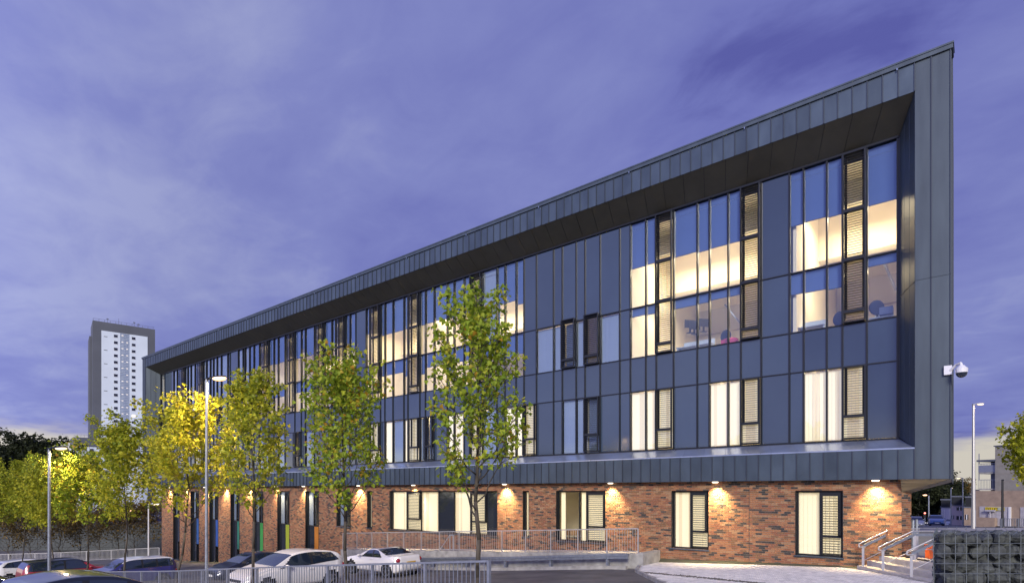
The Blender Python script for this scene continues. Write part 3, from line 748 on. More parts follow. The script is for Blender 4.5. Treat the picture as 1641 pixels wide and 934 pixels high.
# windows of the brick floor: thing > window > frame, pane, slat
for wd in WIN:
    x0, x1, zb = BX(wd[0]), BX(wd[1]), wd[2]; ztop = 0.02; y = BY + .16
    tall = len(wd) > 4; zs = -2.44 if tall else zb
    wdo = MB(); t = .05
    wdo.box(x0, x0+t, y-.02, y+.06, zb, ztop); wdo.box(x1-t, x1, y-.02, y+.06, zb, ztop); wdo.box(x0+t, x1-t, y-.02, y+.06, ztop-t, ztop); wdo.box(x0+t, x1-t, y-.02, y+.06, zb, zb+t)
    # metal lined reveal, standing a touch proud of the brick
    wdo.box(x0-.012, x0, BY-.03, y+.06, zb, ztop); wdo.box(x1, x1+.012, BY-.03, y+.06, zb, ztop); wdo.box(x0-.012, x1+.012, BY-.03, y+.06, ztop, ztop+.012)
    W = wdo.build('window', MT['frame'], B)
    place_box('window_sill', ubz, W, x0-.05, x1+.05, BY-.09, BY+.20, zb-.045, zb-.001)
    for (k, pa, pb) in wd[3]:
        a, c = max(x0+t, BX(pa)), min(x1-t, BX(pb))
        place_box('glazing_bar', uframe, W, c-.025, c+.025, y-.03, y+.05, zs, ztop-t)
        if k == 'x':
            place_box('window_pane', pane_me['dark'], W, a+.02, c-.03, y, y+.02, zs+t, ztop-t)
        elif k == 'l':
            place_box('window_pane', pane_me['low'], W, a+.02, c-.03, y+.03, y+.04, zs+t, ztop-t)
            # shutter
            f_ = MB(); xa, xb = a, c-.025
            rz = zs + (.72 if not tall else .05)
            f_.box(xa, xa+.09, y-.10, y-.02, zs+t, ztop-t); f_.box(xb-.09, xb, y-.10, y-.02, rz, ztop-t)
            f_.box(xa+.09, xb-.09, y-.10, y-.03, ztop-t-.13, ztop-t)
            if not tall: f_.box(xa+.09, xb, y-.10, y-.03, rz-.05, rz+.04)
            f_.build('louvre_frame', MT['frame'], W)
            zz2 = zs + t + .05
            while zz2 < ztop - t - .15:
                if abs(zz2 - rz) > .08: slat_boxes.append((xa+.03, xb-.02, zz2, y-.13, W))
                zz2 += .088
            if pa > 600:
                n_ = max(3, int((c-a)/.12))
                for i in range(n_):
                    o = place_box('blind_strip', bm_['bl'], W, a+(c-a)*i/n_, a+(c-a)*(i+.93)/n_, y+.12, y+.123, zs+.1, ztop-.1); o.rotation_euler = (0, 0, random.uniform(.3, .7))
        else:
            place_box('window_pane', pane_me['low'], W, a+.02, c-.03, y+.01, y+.02, zs+t, ztop-t)
            if k in 'vd':
                n_ = max(2, int((c-a)/.125)); stp = (c-a)/n_
                for i in range(n_):
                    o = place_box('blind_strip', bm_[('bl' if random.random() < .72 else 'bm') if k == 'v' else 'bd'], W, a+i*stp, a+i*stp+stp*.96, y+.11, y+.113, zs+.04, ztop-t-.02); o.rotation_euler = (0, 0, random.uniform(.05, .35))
            if k == 'c':
                for i in range(4):
                    o = place_box('blind_strip', bm_['bl'], W, a+.05+i*.06, a+.05+i*.06+.055, y+.11, y+.113, zs+.04, ztop-t-.02); o.rotation_euler = (0, 0, .9)
    if tall:
        col = wd[4]; col = tuple(c_*.75+.02 for c_ in col); mm = mat('coloured_panel', col, 0.18, 0, coat=0.5, noise_amt=.12, noise_scale=.8)
        xm = (BX(wd[3][0][2]))
        place_box('dark_panel', pane_me['dark'], W, x0+t, xm-.02, y, y+.03, zb, -2.46)
        q2 = MB(); q2.box(xm+.02, x1-t, y-.03, y+.02, -4.78, -2.46); q2.build('coloured_panel', mm, W)
        place_box('glazing_bar', uframe, W, xm-.02, xm+.02, y-.04, y+.04, zb, -2.46)
        place_box('glazing_bar', uframe, W, x0+t, x1-t, y-.035, y+.045, -2.47, -2.42)
        zz2 = -5.0
        while zz2 > zb: slat_boxes.append((xm+.02, x1-t, zz2, y-.06, W)); zz2 -= .088
# -- all slats: the nearest 300 one by one, the others as one part
sm = MB()
sm.obox((-.5, 0, 0), (1, 0, 0), (0, .066, .008), (0, 0, .014)); slat_me = sm.mesh('slat', MT['slat'])
slat_boxes.sort(key=lambda s_: -s_[1] + abs(s_[2])*.05)
rest = MB()
for i, (xa, xb, z, y0, par) in enumerate(slat_boxes):
    if i < 300: link('slat', slat_me, par, ((xa+xb)/2, y0, z), scale=(xb-xa, 1, 1))
    else: rest.obox((xa, y0, z), (xb-xa, 0, 0), (0, .066, .008), (0, 0, .014))
tag(rest.build('louvre_slats', MT['slat'], B), kind='stuff')
# -- downlights under the cladding: real fittings, real spots
LX = [FX(px, 22.5+.16) for px in (1403, 1146, 978, 808, 662, 574, 486, 442, 398, 360, 328, 298, 270)]
lens = MB(); lens.tube((0, 0, -.035), (0, 0, .0), .10, .115, 16); lens_me = lens.mesh('light_lens', MT['white_on'])
ringm = MB(); ringm.tube((0, 0, -.012), (0, 0, .004), .135, .135, 16); ring_me = ringm.mesh('downlight', MT['galv'])
for i, x in enumerate(LX):
    dl = link('downlight', ring_me, B, (x, .17, BOT-.004)); link('light_lens', lens_me, dl, (0, 0, -.012))
    l = bpy.data.lights.new('downlight_spot', 'SPOT'); l.energy = 1050*random.uniform(.65, 1.3); l.color = (1, .74, .38); l.spot_size = R(100); l.spot_blend = 1.0; l.shadow_soft_size = .05
    o = link('downlight_spot', l, B, (x, .03, BOT-.07)); o.rotation_euler = (R(15+random.uniform(-3, 3)), R(random.uniform(-4, 4)), 0)

# ================================================================== RAMP, RAILINGS, STEPS
def railing(name, pts, height, bay, nb, m, label, group=None, bar=0.012, post=0.045, bottom=0.1, zf=None, clearance=0.0):
    """guard railing along a line in plan: posts, top and bottom rails and one bar each as parts"""
    t = thing(name, label, 'railing', (0, 0, 0), 0, group)
    (xa, ya), (xb, yb) = pts; ln = math.hypot(xb-xa, yb-ya); nbay = max(1, round(ln/bay))
    ub = MB(); ub.box(-.5, .5, -.5, .5, 0, 1); bme = ub.mesh('bar', m)
    ang = math.atan2(yb-ya, xb-xa)
    for i in range(nbay+1):
        f_ = i/nbay; x, y = xa+(xb-xa)*f_, ya+(yb-ya)*f_; z = zf(x, y)
        link('post', bme, t, (x, y, z), rot=(0, 0, ang), scale=(post, post, height-.02))
        if i == nbay: break
        f2 = (i+1)/nbay; x2, y2 = xa+(xb-xa)*f2, ya+(yb-ya)*f2; z2 = zf(x2, y2)
        for hh, th in ((height, .045), (bottom, .03)):
            r_ = MB(); r_.bar((x, y, z+hh-.02), (x2, y2, z2+hh-.02), th, th*.9); r_.build('rail', m, t)
        for k in range(1, nb):
            g = k/nb; zz3 = z+(z2-z)*g
            link('bar', bme, t, (x+(x2-x)*g, y+(y2-y)*g, zz3+bottom), rot=(0, 0, ang), scale=(bar, bar, height-bottom-.03))
    return t
RAMP = [(-33, -3.70), (-31.1, -3.60), (-15.9, -2.78), (-10.97, -2.50), (-10, -2.48)]
def rz(x, y=0): return interp(RAMP, x)
wl = thing('ramp_wall', 'low concrete retaining wall of the access ramp in front of the brick', 'wall')
xs = lin(-31.1, -10.75, 9)
for a, c in zip(xs, xs[1:]):
    b = MB(); i = 0
    za, zc = rz(a), rz(c); ga, gc = interp(GA, a)-.3, interp(GA, c)-.3
    y0, y1 = -1.2, -.95; e_ = .006
    v = [(a+e_, y0, ga), (c-e_, y0, gc), (c-e_, y1, gc), (a+e_, y1, ga), (a+e_, y0, za), (c-e_, y0, zc), (c-e_, y1, zc), (a+e_, y1, za)]
    b.v = v; b.f = [(0,3,2,1),(4,5,6,7),(0,1,5,4),(1,2,6,5),(2,3,7,6),(3,0,4,7)]; b.m = [0]*6
    b.build('wall_panel', MT['concrete'], wl)
b = MB(); b.box(-10.76, -10.55, -1.24, .32, -3.4, -2.46); b.build('end_block', MT['concrete'], wl)
b = MB()
for a, c in zip(xs, xs[1:]): b.quad((a, -.95, rz(a)-.06), (c, -.95, rz(c)-.06), (c, .33, rz(c)-.06), (a, .33, rz(a)-.06))
tag(b.build('ramp_path', MT['pave']), 'paved surface of the access ramp', kind='structure')
railing('ramp_railing', ((-31.0, -1.08), (-10.85, -1.08)), 1.02, 1.47, 12, MT['rail'], 'pale steel guard railing along the top of the concrete ramp wall', zf=lambda x, y: rz(x))
# crash rail in front of the ramp wall
cb = thing('crash_barrier', 'galvanised beam barrier on short posts before the ramp wall', 'barrier')
xs2 = [-25.0, -22.4, -19.9, -17.4, -14.8, -11.95, -10.95]
def cz(x): return interp([(-26, -3.72), (-17.3, -3.04), (-11.95, -2.54), (-10.9, -2.46)], x)
for a, c in zip(xs2, xs2[1:]):
    b = MB(); za, zc = cz(a), cz(c)
    b.obox((a+.003, -1.72, za-.20), (c-a-.006, 0, zc-za), (0, .06, 0), (0, 0, .10)); b.obox((a+.003, -1.75, za-.095), (c-a-.006, 0, zc-za), (0, .12, 0), (0, 0, .095))
    b.build('beam', MT['galv'], cb)
for x in xs2[:-1]:
    b = MB(); b.box(x-.06, x+.06, -1.66, -1.55, interp(GA, x)-.1, cz(x)-.1); b.build('post', MT['galv'], cb)
b = MB()
for a, c in zip(xs2, xs2[1:]): b.obox((a, -1.95, interp(GA, a)-.05), (c-a, 0, interp(GA, c)-interp(GA, a)), (0, .15, 0), (0, 0, .16))
tag(b.build('kerb', MT['concrete']), 'pale kerb below the crash barrier', kind='structure')
# little stair handrail behind the ramp railing
hr = thing('stair_handrail', 'short sloping tubular handrail between ramp railing and brick wall', 'handrail')
hx0, hx1, hx2 = FX(702, 22.2), FX(721, 22.2), FX(727, 22.2)
b = MB(); b.tube((hx0, -.3, -3.35), (hx1, -.3, -2.35), .025); b.tube((hx1, -.3, -2.35), (hx2, -.3, -2.35), .025); b.build('rail', MT['rail'], hr)
b = MB(); b.box(hx2-.03, hx2+.03, -.33, -.27, -3.4, -2.36); b.box(hx1-.02, hx1+.02, -.33, -.27, -3.4, -2.36); b.build('post', MT['rail'], hr)
# shallow wall face of the upper walk at the left building end is hidden by cars

# foreground railing of the car park, in line with the trees
FY = -22.5 + 8.4
FZ = [(-45, -6.0), (-30, -4.60), (-22.5, -3.92), (-14.7, -3.12), (-7.4, -2.42), (-6, -2.36)]
fr = railing('car_park_railing', ((-32.6, FY), (FX(783.5, 8.4), FY)), 1.10, 1.83, 15, MT['fence'], 'grey bar railing along the near edge of the car park', zf=lambda x, y: interp(FZ, x), bar=.014, post=.06)
bv = MB()
for a, c in zip(lin(-60, -6.0, 28), lin(-60, -6.0, 28)[1:]):
    za, zc = interp(FZ, a)-.02, interp(FZ, c)-.02
    bv.quad((a, -30, za), (c, -30, zc), (c, FY+.5, zc), (a, FY+.5, za)); bv.quad((a, FY+.5, za), (c, FY+.5, zc), (c, FY+.5, zc-1.2), (a, FY+.5, za-1.2))
bv.quad((-6.0, -30, -2.44), (-6.0, -30, -3.2), (-6.0, FY+.5, -3.2), (-6.0, FY+.5, -2.44))
tag(bv.build('verge', MT['road']), 'raised strip and street on the near side of the railing', kind='structure')

# steps
stp = thing('steps', 'pale stone steps climbing right beside the brick corner', 'steps')
RT = Vector((C_, S_, 0)); FD = Vector((-S_, C_, 0))       # to the right / into the picture
for k in range(3):
    b = MB(); o_ = Vector((*XC(11.62+k*.34, 7.2), -2.95))
    far = 12.35
    for j in range(4):
        b.obox(o_ + FD*(j*far/4), RT*(1.40-k*.34), FD*(far/4-.006), (0, 0, .30 + .165*(k+1)-.0))
    b.build('step', MT['step'], stp)
b = MB(); o_ = Vector((*XC(12.66, 7.2), -3.0)); b.obox(o_, RT*.4, FD*12.3, (0, 0, .85+.0)); b.build('step', MT['step'], stp)
stp.location = (0, 0, .0)
def handrail(Z, x0, label, foot):
    t = thing('handrail', label, 'handrail', group='handrails of the stone steps')
    def q(xc, z, dz=0): p = XC(xc, Z+dz); return (p[0], p[1], z)
    zt = -1.74
    b = MB(); pts = [q(x0-.12, zt-.10), q(x0-.12, zt), q(x0+.95, zt+.50), q(x0+1.9, zt+.50)]
    b.path(pts, [.020]*4, 8); b.path([q(x0-.12, zt-.10), q(x0+.08, zt-.10)], [.02, .02], 8); b.build('rail', MT['rail'], t)
    b = MB(); b.bar(q(x0+.05, zt-.08, .05), q(x0+1.0, zt+.38, .05), .05, .08); b.bar(q(x0+1.0, zt+.38, .05), q(x0+1.9, zt+.38, .05), .05, .08); b.build('beam', MT['galv'], t)
    b = MB(); b.path([q(x0+.05, zt-.55, .02), q(x0+1.0, zt-.08, .02), q(x0+1.9, zt-.08, .02)], [.011]*3, 6); b.build('lower_rail', MT['rail'], t)
    for xp, zb in ((x0+.05, foot), (x0+1.05, -2.2), (x0+1.85, -2.2)):
        b = MB(); p = q(xp, zb, .05); b.obox((p[0]-.035, p[1]-.035, zb), (.07, 0, 0), (0, .07, 0), (0, 0, (zt+(-.12 if xp < x0+.5 else .36))-zb)); b.build('post', MT['rail'], t)
    return t
handrail(19.3, 11.66, 'steel handrail nearest the brick wall, first of the four beside the steps', -2.62)
handrail(18.2, 11.62, 'second steel handrail out from the brick wall on the steps', -2.62)
handrail(16.9, 11.62, 'third steel handrail out from the brick wall on the steps', -2.62)
handrail(15.1, 11.55, 'steel handrail of the steps closest to the stone filled cage', -2.62)
# bollards and a salt bin on the landing
for px, Z, lb in ((1463, 22.3, 'left'), (1469, 22.8, 'right')):
    p = P(px, Z); b = MB(); z0 = G(*p); b.tube((p[0], p[1], z0), (p[0], p[1], z0+1.05), .055, .055, 10); b.tube((p[0], p[1], z0+1.05), (p[0], p[1], z0+1.08), .055, .03, 10)
    tag(b.build('bollard', MT['galv'], smooth=False), 'steel bollard on the landing, the %s one of the pair past the brick corner' % lb, 'bollard', 'bollards on the landing')
p = P(1493, 18.6); b = MB(); b.box(-.13, .13, -.12, .12, 0, .38); b.box(-.15, .15, -.14, .13, .38, .44)
o = b.build('salt_bin', MT['orange']); o.location = (p[0], p[1], -2.14); o.rotation_euler = (0, 0, .6); tag(o, 'small orange bin standing on the landing behind the handrails', 'bin')

# gabion
gb = thing('gabion', 'wire cage filled with dark rough stones at the bottom right', 'gabion')
rnd = random.Random(11)
GZ, GX0, GX1, GT = 6.0, 4.36, 8.6, -0.43
def gp(xc, zc, z): p = XC(xc + (zc-GZ)*.78, zc); return Vector((p[0], p[1], z))
def stone_mesh(seed):
    r_ = random.Random(seed); b = MB(); b.ball((0, 0, 0), 1, nu=9, nv=6)
    dirs = [Vector((r_.gauss(0, 1), r_.gauss(0, 1), r_.gauss(0, 1))).normalized() for _ in range(11)]
    cut = [r_.uniform(.5, .85) for _ in dirs]
    for i, v in enumerate(b.v):
        v = Vector(v)
        for _ in range(2):
            for dd, c in zip(dirs, cut):
                t = v.dot(dd)
                if t > c: v = v - dd*(t-c)
        b.v[i] = tuple(v + Vector((r_.uniform(-.02, .02), r_.uniform(-.02, .02), r_.uniform(-.02, .02))))
    return b.mesh('stone', MT['stone'])
sms = [stone_mesh(s_) for s_ in range(10)]
far_st = MB()
z = GT - .075; rowi = 0
while z > GT - 2.0:
    x = GX0 + rnd.uniform(-.02, .04); hz = rnd.uniform(.060, .082)
    while x < GX1:
        wx = rnd.uniform(.065, .135)
        link('stone', sms[rnd.randrange(10)], gb, gp(x+wx, GZ+.11+rnd.uniform(0, .03), z+rnd.uniform(-.02, .02)), rot=(rnd.uniform(-.3, .3), rnd.uniform(-.25, .25), rnd.uniform(-.4, .4)+TH), scale=(wx*1.12, .12, hz*1.22))
        x += wx*1.9
    z -= hz*1.85; rowi += 1
for side in range(40):      # left end face
    zc = GZ+.2+rnd.random()*.8; zq = GT-.08-rnd.random()*1.8
    link('stone', sms[rnd.randrange(10)], gb, gp(GX0+.10, zc, zq), rot=(rnd.uniform(0, 6), 0, rnd.uniform(0, 6)), scale=(.12, .11, .10))
for k in range(60):         # top layer
    link('stone', sms[rnd.randrange(10)], gb, gp(GX0+.1+rnd.random()*1.6, GZ+.2+rnd.random()*.8, GT-.09), rot=(0, 0, rnd.uniform(0, 6)), scale=(.12, .10, .07))
b = MB(); b.obox(gp(GX0+.12, GZ+.16, GT-2.0), RT*(GX1-GX0-.15), (FD+RT*.78)*.85, (0, 0, 1.88)); b.build('core_fill', MT['stone'], gb)
k = 0; x = GX0
while x <= GX1:
    b = MB(); b.tube(gp(x, GZ-.012, GT-2), gp(x, GZ-.012, GT+.0), .0032, n=5); b.build('wire', MT['wire'], gb)
    b = MB(); b.tube(gp(x, GZ-.012, GT+.004), gp(x, GZ+1.0, GT+.004), .0035, n=4); b.build('wire', MT['wire'], gb); x += .1125
z = GT
while z > GT-2:
    b = MB(); b.tube(gp(GX0, GZ-.02, z), gp(GX1, GZ-.02, z), .0032, n=5); b.build('wire', MT['wire'], gb)
    b = MB(); b.tube(gp(GX0-.004, GZ-.02, z), gp(GX0-.004, GZ+1, z), .004, n=4); b.build('wire', MT['wire'], gb); z -= .104
for kz in range(1, 10):
    b = MB(); b.tube(gp(GX0-.008, GZ+kz*.11, GT), gp(GX0-.008, GZ+kz*.11, GT-2), .004, n=4); b.build('wire', MT['wire'], gb)
b = MB()
for (z0_, z1_) in ((GT, GT),):
    n_ = 150; pr = None
    for i in range(n_):     # spiral binding along the top edge and down the corner
        q_ = i*1.25; pnt = gp(GX0 + i*.028, GZ-.01+math.cos(q_)*.02, GT+math.sin(q_)*.02)
        if pr is not None: b.tube(pr, pnt, .0035, n=4, caps=False)
        pr = pnt
    pr = None
    for i in range(90):
        q_ = i*1.25; pnt = gp(GX0 + math.cos(q_)*.02, GZ-.01+math.sin(q_)*.02, GT-i*.022)
        if pr is not None: b.tube(pr, pnt, .0035, n=4, caps=False)
        pr = pnt
b.build('binding_wire', MT['wire'], gb)

# security camera on the prow
sc = thing('security_camera', 'white domed camera on a bracket at the right edge of the zinc cladding', 'camera', (XR, 0, 0))
zc_ = 186/ (1846*S_/22.5)
def sp(px, py): v = (px+323)*S_/22.5; return ((FX(px, 22.5))-XR, (HY-py)/v)
x0_, z0_ = sp(1513, 600); 
b = MB(); b.box(x0_, x0_+.20, -.12, -.02, 3.60, 3.88); b.build('wall_box', PAINT['white'], sc)
b = MB(); b.path([(x0_+.16, -.10, 3.72), (x0_+.30, -.2, 3.86), (x0_+.42, -.32, 3.88), (x0_+.44, -.34, 3.78)], [.04, .035, .035, .045], 8); b.build('arm', PAINT['white'], sc)
b = MB(); cxx, cyy = x0_+.44, -.34; b.tube((cxx, cyy, 3.80), (cxx, cyy, 3.70), .07, .16, 16); b.tube((cxx, cyy, 3.70), (cxx, cyy, 3.58), .16, .155, 16); b.build('dome_cover', PAINT['white'], sc)
b = MB(); b.ball((cxx, cyy, 3.575), .145, nu=16, nv=10); b.build('dome', MT['carglass'], sc, smooth=True)

# ================================================================== TREES
def leaf_shape():
    """a five-lobed maple leaf, about 1 long, tip along +x, stem at origin"""
    pts = [(0, 0), (.12, .20), (.02, .42), (.30, .36), (.42, .55), (.52, .30), (1.0, 0), (.52, -.30), (.42, -.55), (.30, -.36), (.02, -.42), (.12, -.20)]
    return pts
LS = leaf_shape()
def crown_mesh(name, tips, m, size, seed, per, spread, droop=.5, simple=False, tint0=0.0, tint1=1.0):
    r_ = random.Random(seed); V = []; Fc = []; T = []
    for tp in tips:
        base_t = r_.gauss(.56, .15)
        for _ in range(per):
            c = Vector(tp) + Vector((r_.gauss(0, spread), r_.gauss(0, spread), r_.gauss(0, spread*.8)))
            s_ = size*r_.uniform(.65, 1.2)
            az = r_.uniform(0, 6.283); tilt = r_.uniform(-1.2, .25)*droop*2; roll = r_.gauss(0, .7)
            mx_ = Matrix.Rotation(az, 3, 'Z') @ Matrix.Rotation(-tilt, 3, 'Y') @ Matrix.Rotation(roll, 3, 'X')
            i = len(V)
            tv = min(1, max(0, base_t + r_.gauss(0, .16))); tv = tint0 + (tint1-tint0)*tv
            if r_.random() < .012: tv = 1.0
            if simple:
                for (a, b_) in ((0, 0), (.45, .42), (1, 0), (.45, -.42)): V.append(tuple(c + mx_ @ Vector((a*s_, b_*s_, abs(b_)*s_*.25))))
                Fc += [(i, i+1, i+2), (i, i+2, i+3)]; T += [tv]*4
            else:
                for (a, b_) in LS: V.append(tuple(c + mx_ @ Vector((a*s_, b_*s_, abs(b_)*s_*.28 - a*a*s_*.12))))
                Fc += [(i, i+1, i+2, i+3), (i, i+3, i+4, i+5), (i, i+5, i+6), (i, i+6, i+7), (i, i+7, i+8, i+9), (i, i+9, i+10, i+11)]; T += [tv]*12
    me = bpy.data.meshes.new(name); me.from_pydata(V, [], Fc); me.materials.append(m)
    at = me.attributes.new('tint', 'FLOAT', 'POINT'); at.data.foreach_set('value', T)
    return me
def tree_meshes(seed, H, clear, wid, leafm, trunk_r, leaf=.11, per=7, nb=26, simple=False, tint=(0, 1), lean=0.0, spread=None, point=1.0):
    """upright street maple: straight stem, ascending limbs, pointed oval crown"""
    r_ = random.Random(seed); wood = MB(); tips = []
    tp = []; x = y = 0
    for k in range(9):
        f_ = k/8; tp.append(Vector((x, y, f_*(H-.35)))); x += r_.gauss(0, .025*wid) ; y += r_.gauss(0, .025*wid)
    rad = [trunk_r*(1-.9*(k/8)**.9) for k in range(9)]
    def at(z):
        f_ = max(0, min(7.999, z/(H-.35)*8)); k = int(f_); return tp[k].lerp(tp[k+1], f_-k), rad[k] + (rad[k+1]-rad[k])*(f_-k)
    trunk = MB(); trunk.path(tp, rad, 8)
    for i in range(nb):
        f_ = (i+.5)/nb; z0 = clear*.78 + (H-clear*.78-.5)*f_**.95
        p0, r0 = at(z0)
        az = i*2.39996 + r_.gauss(0, .3)
        zrel = (z0-clear*.78)/(H-clear*.78)
        prof = math.sin(min(1, (zrel*.86+.16))**(.8*point)*math.pi)**.75
        reach = wid*.5*max(.16, prof)*r_.uniform(.75, 1.25)
        rise = reach*r_.uniform(.9, 1.5) + .25
        pts = [p0]; n_ = 5
        for k in range(1, n_+1):
            t = k/n_
            pts.append(p0 + Vector((math.cos(az)*reach*(t**.85), math.sin(az)*reach*(t**.85), rise*(t**1.25))) + Vector((r_.gauss(0, .04), r_.gauss(0, .04), r_.gauss(0, .03)))*wid*.4)
        rr = [max(.006, r0*.5*(1-.85*k/n_)) for k in range(n_+1)]
        wood.path(pts, rr, 5)
        for k in range(1, n_+1):
            if k >= 3 or zrel > .3: tips.append(pts[k])
            if zrel < .3 and k < 3: continue
            for _ in range(3 if k > 1 else 1):
                a2 = az + r_.gauss(0, 1.0); l2 = reach*r_.uniform(.18, .5)*(1.2-.5*k/n_)
                q_ = pts[k] + Vector((math.cos(a2)*l2, math.sin(a2)*l2, l2*r_.uniform(.2, 1.1)))
                wood.tube(pts[k], q_, .008, .004, 4, caps=False)
                tips.append(q_); tips.append(pts[k].lerp(q_, .55))
    tips.append(tp[-1]); tips += [tp[-1]+Vector((r_.gauss(0, .08), r_.gauss(0, .08), r_.uniform(-.5, .3))) for _ in range(8)]
    return trunk.mesh('trunk', MT['bark'], True), wood.mesh('limbs', MT['bark'], True), crown_mesh('crown', tips, leafm, leaf, seed, per, spread or .075*wid**.5, simple=simple, tint0=tint[0], tint1=tint[1])
def put_tree(ms, x, y, z, rz_, label, group='maples planted along the car park railing', sc_=1.0, name='maple_tree'):
    t = thing(name, label, 'tree', (x, y, z), rz_, group); t.scale = (sc_,)*3
    link('trunk', ms[0], t); link('limbs', ms[1], t); link('crown', ms[2], t)
    return t
TY_ = -22.5 + 8.8
def tree_at(px, top_y, seed, wid_px, clear_y, leafm, per, label, tr=.055, leaf=.12, nb=26, tint=(0, 1), h=8.8):
    v = (px+323)*S_/h; x = FX(px, h); y = -22.5+h; gz = interp(FZ, x)-.05 if h > 8 else G(x, y)
    H = (HY-top_y)/v - gz; cl2 = (HY-clear_y)/v - gz
    ms = tree_meshes(seed, H, cl2, wid_px/v, leafm, tr, leaf, per, nb, tint=tint)
    return put_tree(ms, x, y, gz, random.uniform(0, 6), label)
tree_at(769, 474, 21, 128, 795, LEAF, 4, 'tallest green maple, the one nearest the right end of the railing', .062, .108, 30, (0, .95))
tree_at(558, 577, 22, 112, 802, LEAF, 5, 'green maple in front of the zinc wall, second in the row from the right', .058, .11, 28, (0, 1))
tree_at(403, 597, 23, 88, 812, LEAFY, 5, 'yellow green maple just right of the lit lamp post', .055, .12, 27, (.0, .8))
tree_at(288, 655, 24, 112, 826, LEAFY, 8, 'bright yellow maple just left of the lit lamp post', .055, .13, 27, (.2, 1))
tree_at(204, 688, 25, 100, 832, LEAFY, 8, 'maple fifth from the right, standing before the tower block', .05, .13, 26, (0, .8))
tree_at(139.5, 744, 26, 92, 832, LEAF, 10, 'broad olive green maple below the low block beside the tower', .05, .13, 26, (.1, 1))
tree_at(82.5, 756, 27, 80, 842, LEAFY, 10, 'olive maple in front of the left lamp post', .05, .13, 26, (0, .9))
tree_at(36, 758, 28, 84, 850, LEAFY, 12, 'leftmost small maple of the row, at the picture edge', .045, .13, 24, (0, .75))
tree_at(-4, 770, 29, 70, 850, LEAFY, 12, 'maple cut by the left edge of the picture', .045, .13, 22, (0, .75))
# right-hand street tree, only its left boughs in view
p = P(1682, 25); ms = tree_meshes(41, 4.8, 2.0, 2.9, LEAFY, .09, .16, 7, 30, tint=(0, .8)); put_tree(ms, p[0], p[1], -2.2, 1.0, 'leafy tree reaching in from the right edge before the apartment block', None, name='street_tree')
# dark big trees left background
def big_tree(px, Z, top_y, wid, seed, label, base=None, leafm=LEAFD, per=6, leafs=.5, group=None):
    x, y = P(px, Z); gz = base if base is not None else G(x, y); H = (HY-top_y)/F*Z - gz
    ms = tree_meshes(seed, H, H*.25, wid, leafm, .25, leafs, per, 34, simple=True, spread=wid*.045)
    return put_tree(ms, x, y, gz, random.uniform(0, 6), label, group or 'dark trees beyond the car park', name='broadleaf_tree')
big_tree(48, 95, 716, 9.5, 51, 'large dark tree left of the low block by the tower', per=11)
big_tree(15, 90, 741, 7.5, 52, 'dark tree at the far left behind the maples', per=10)
big_tree(90, 100, 724, 5, 53, 'dark tree touching the left corner of the low block', per=11)
big_tree(-25, 90, 735, 9, 54, 'dark tree cut off by the left picture edge', per=10)
for i, (px, Z, ty_, wd_) in enumerate(((1467, 118, 786, 9), (1484, 130, 797, 10), (1499, 140, 800, 9), (1511, 150, 802, 8), (1475, 110, 806, 8), (1530, 240, 781, 9))):
    big_tree(px, Z, ty_, wd_, 60+i, ('dark tree right beside the brick corner', 'dark tree behind the pale parked car', 'dark tree above the blue car', 'dark tree left of the white houses', 'low dark bush shaped tree at the far kerb', 'distant yellowish tree above the white houses')[i], base=-8, per=12, leafs=.45, group='dark trees beyond the street', leafm=LEAFD if i < 5 else LEAFB)

# shrubs and slender trunks on the bank behind the far fence
for i, (px, Z, ty_, wd_) in enumerate(((15, 64, 826, 4.6), (52, 66, 828, 4.6), (98, 68, 824, 5), (160, 70, 822, 5), (188, 72, 820, 4.6), (215, 73, 815, 4.4), (240, 74, 812, 4.2), (128, 72, 835, 4.6))):
    x, y = P(px, Z); gz = G(x, y); H = (HY-ty_)/F*Z - gz
    ms = tree_meshes(80+i, H, H*.12, wd_, LEAFB, .06, .20, 4, 24, simple=True, spread=.3)
    put_tree(ms, x, y, gz, i, ['bare stemmed golden shrub at the far left behind the pale fence', 'golden brown shrub behind the white car at the left', 'thin golden shrub above the red car', 'golden shrub beside the dark retaining wall', 'golden brown shrub over the white roofed car', 'slender orange stemmed shrub near the small white lamp', 'golden shrub closest to the left brick corner', 'low golden shrub in front of the retaining wall'][i], 'golden shrubs behind the far fence', name='shrub')
rw = thing('retaining_wall', 'dark block retaining wall behind the golden shrubs', 'wall')
for i in range(16):
    for j in range(5):
        a = Vector((*P(-40+i*20, 84), 0)); c = Vector((*P(-40+(i+1)*20-.4, 84), 0)); 
        b = MB(); b.obox((a.x, a.y, -10.4+j*1.15), (c.x-a.x, c.y-a.y, 0), (-.3, .4, 0), (0, 0, 1.12)); b.build('wall_block', MT['stone'], rw)
def farz(x, y): return G(x, y) - .02
p0, p1 = P(-30, 59), P(255, 64)
railing('boundary_fence', (p0, p1), 1.05, 2.4, 20, MT['rail'], 'long pale bar fence behind the parked cars at the far left', zf=farz, bar=.02, post=.06)

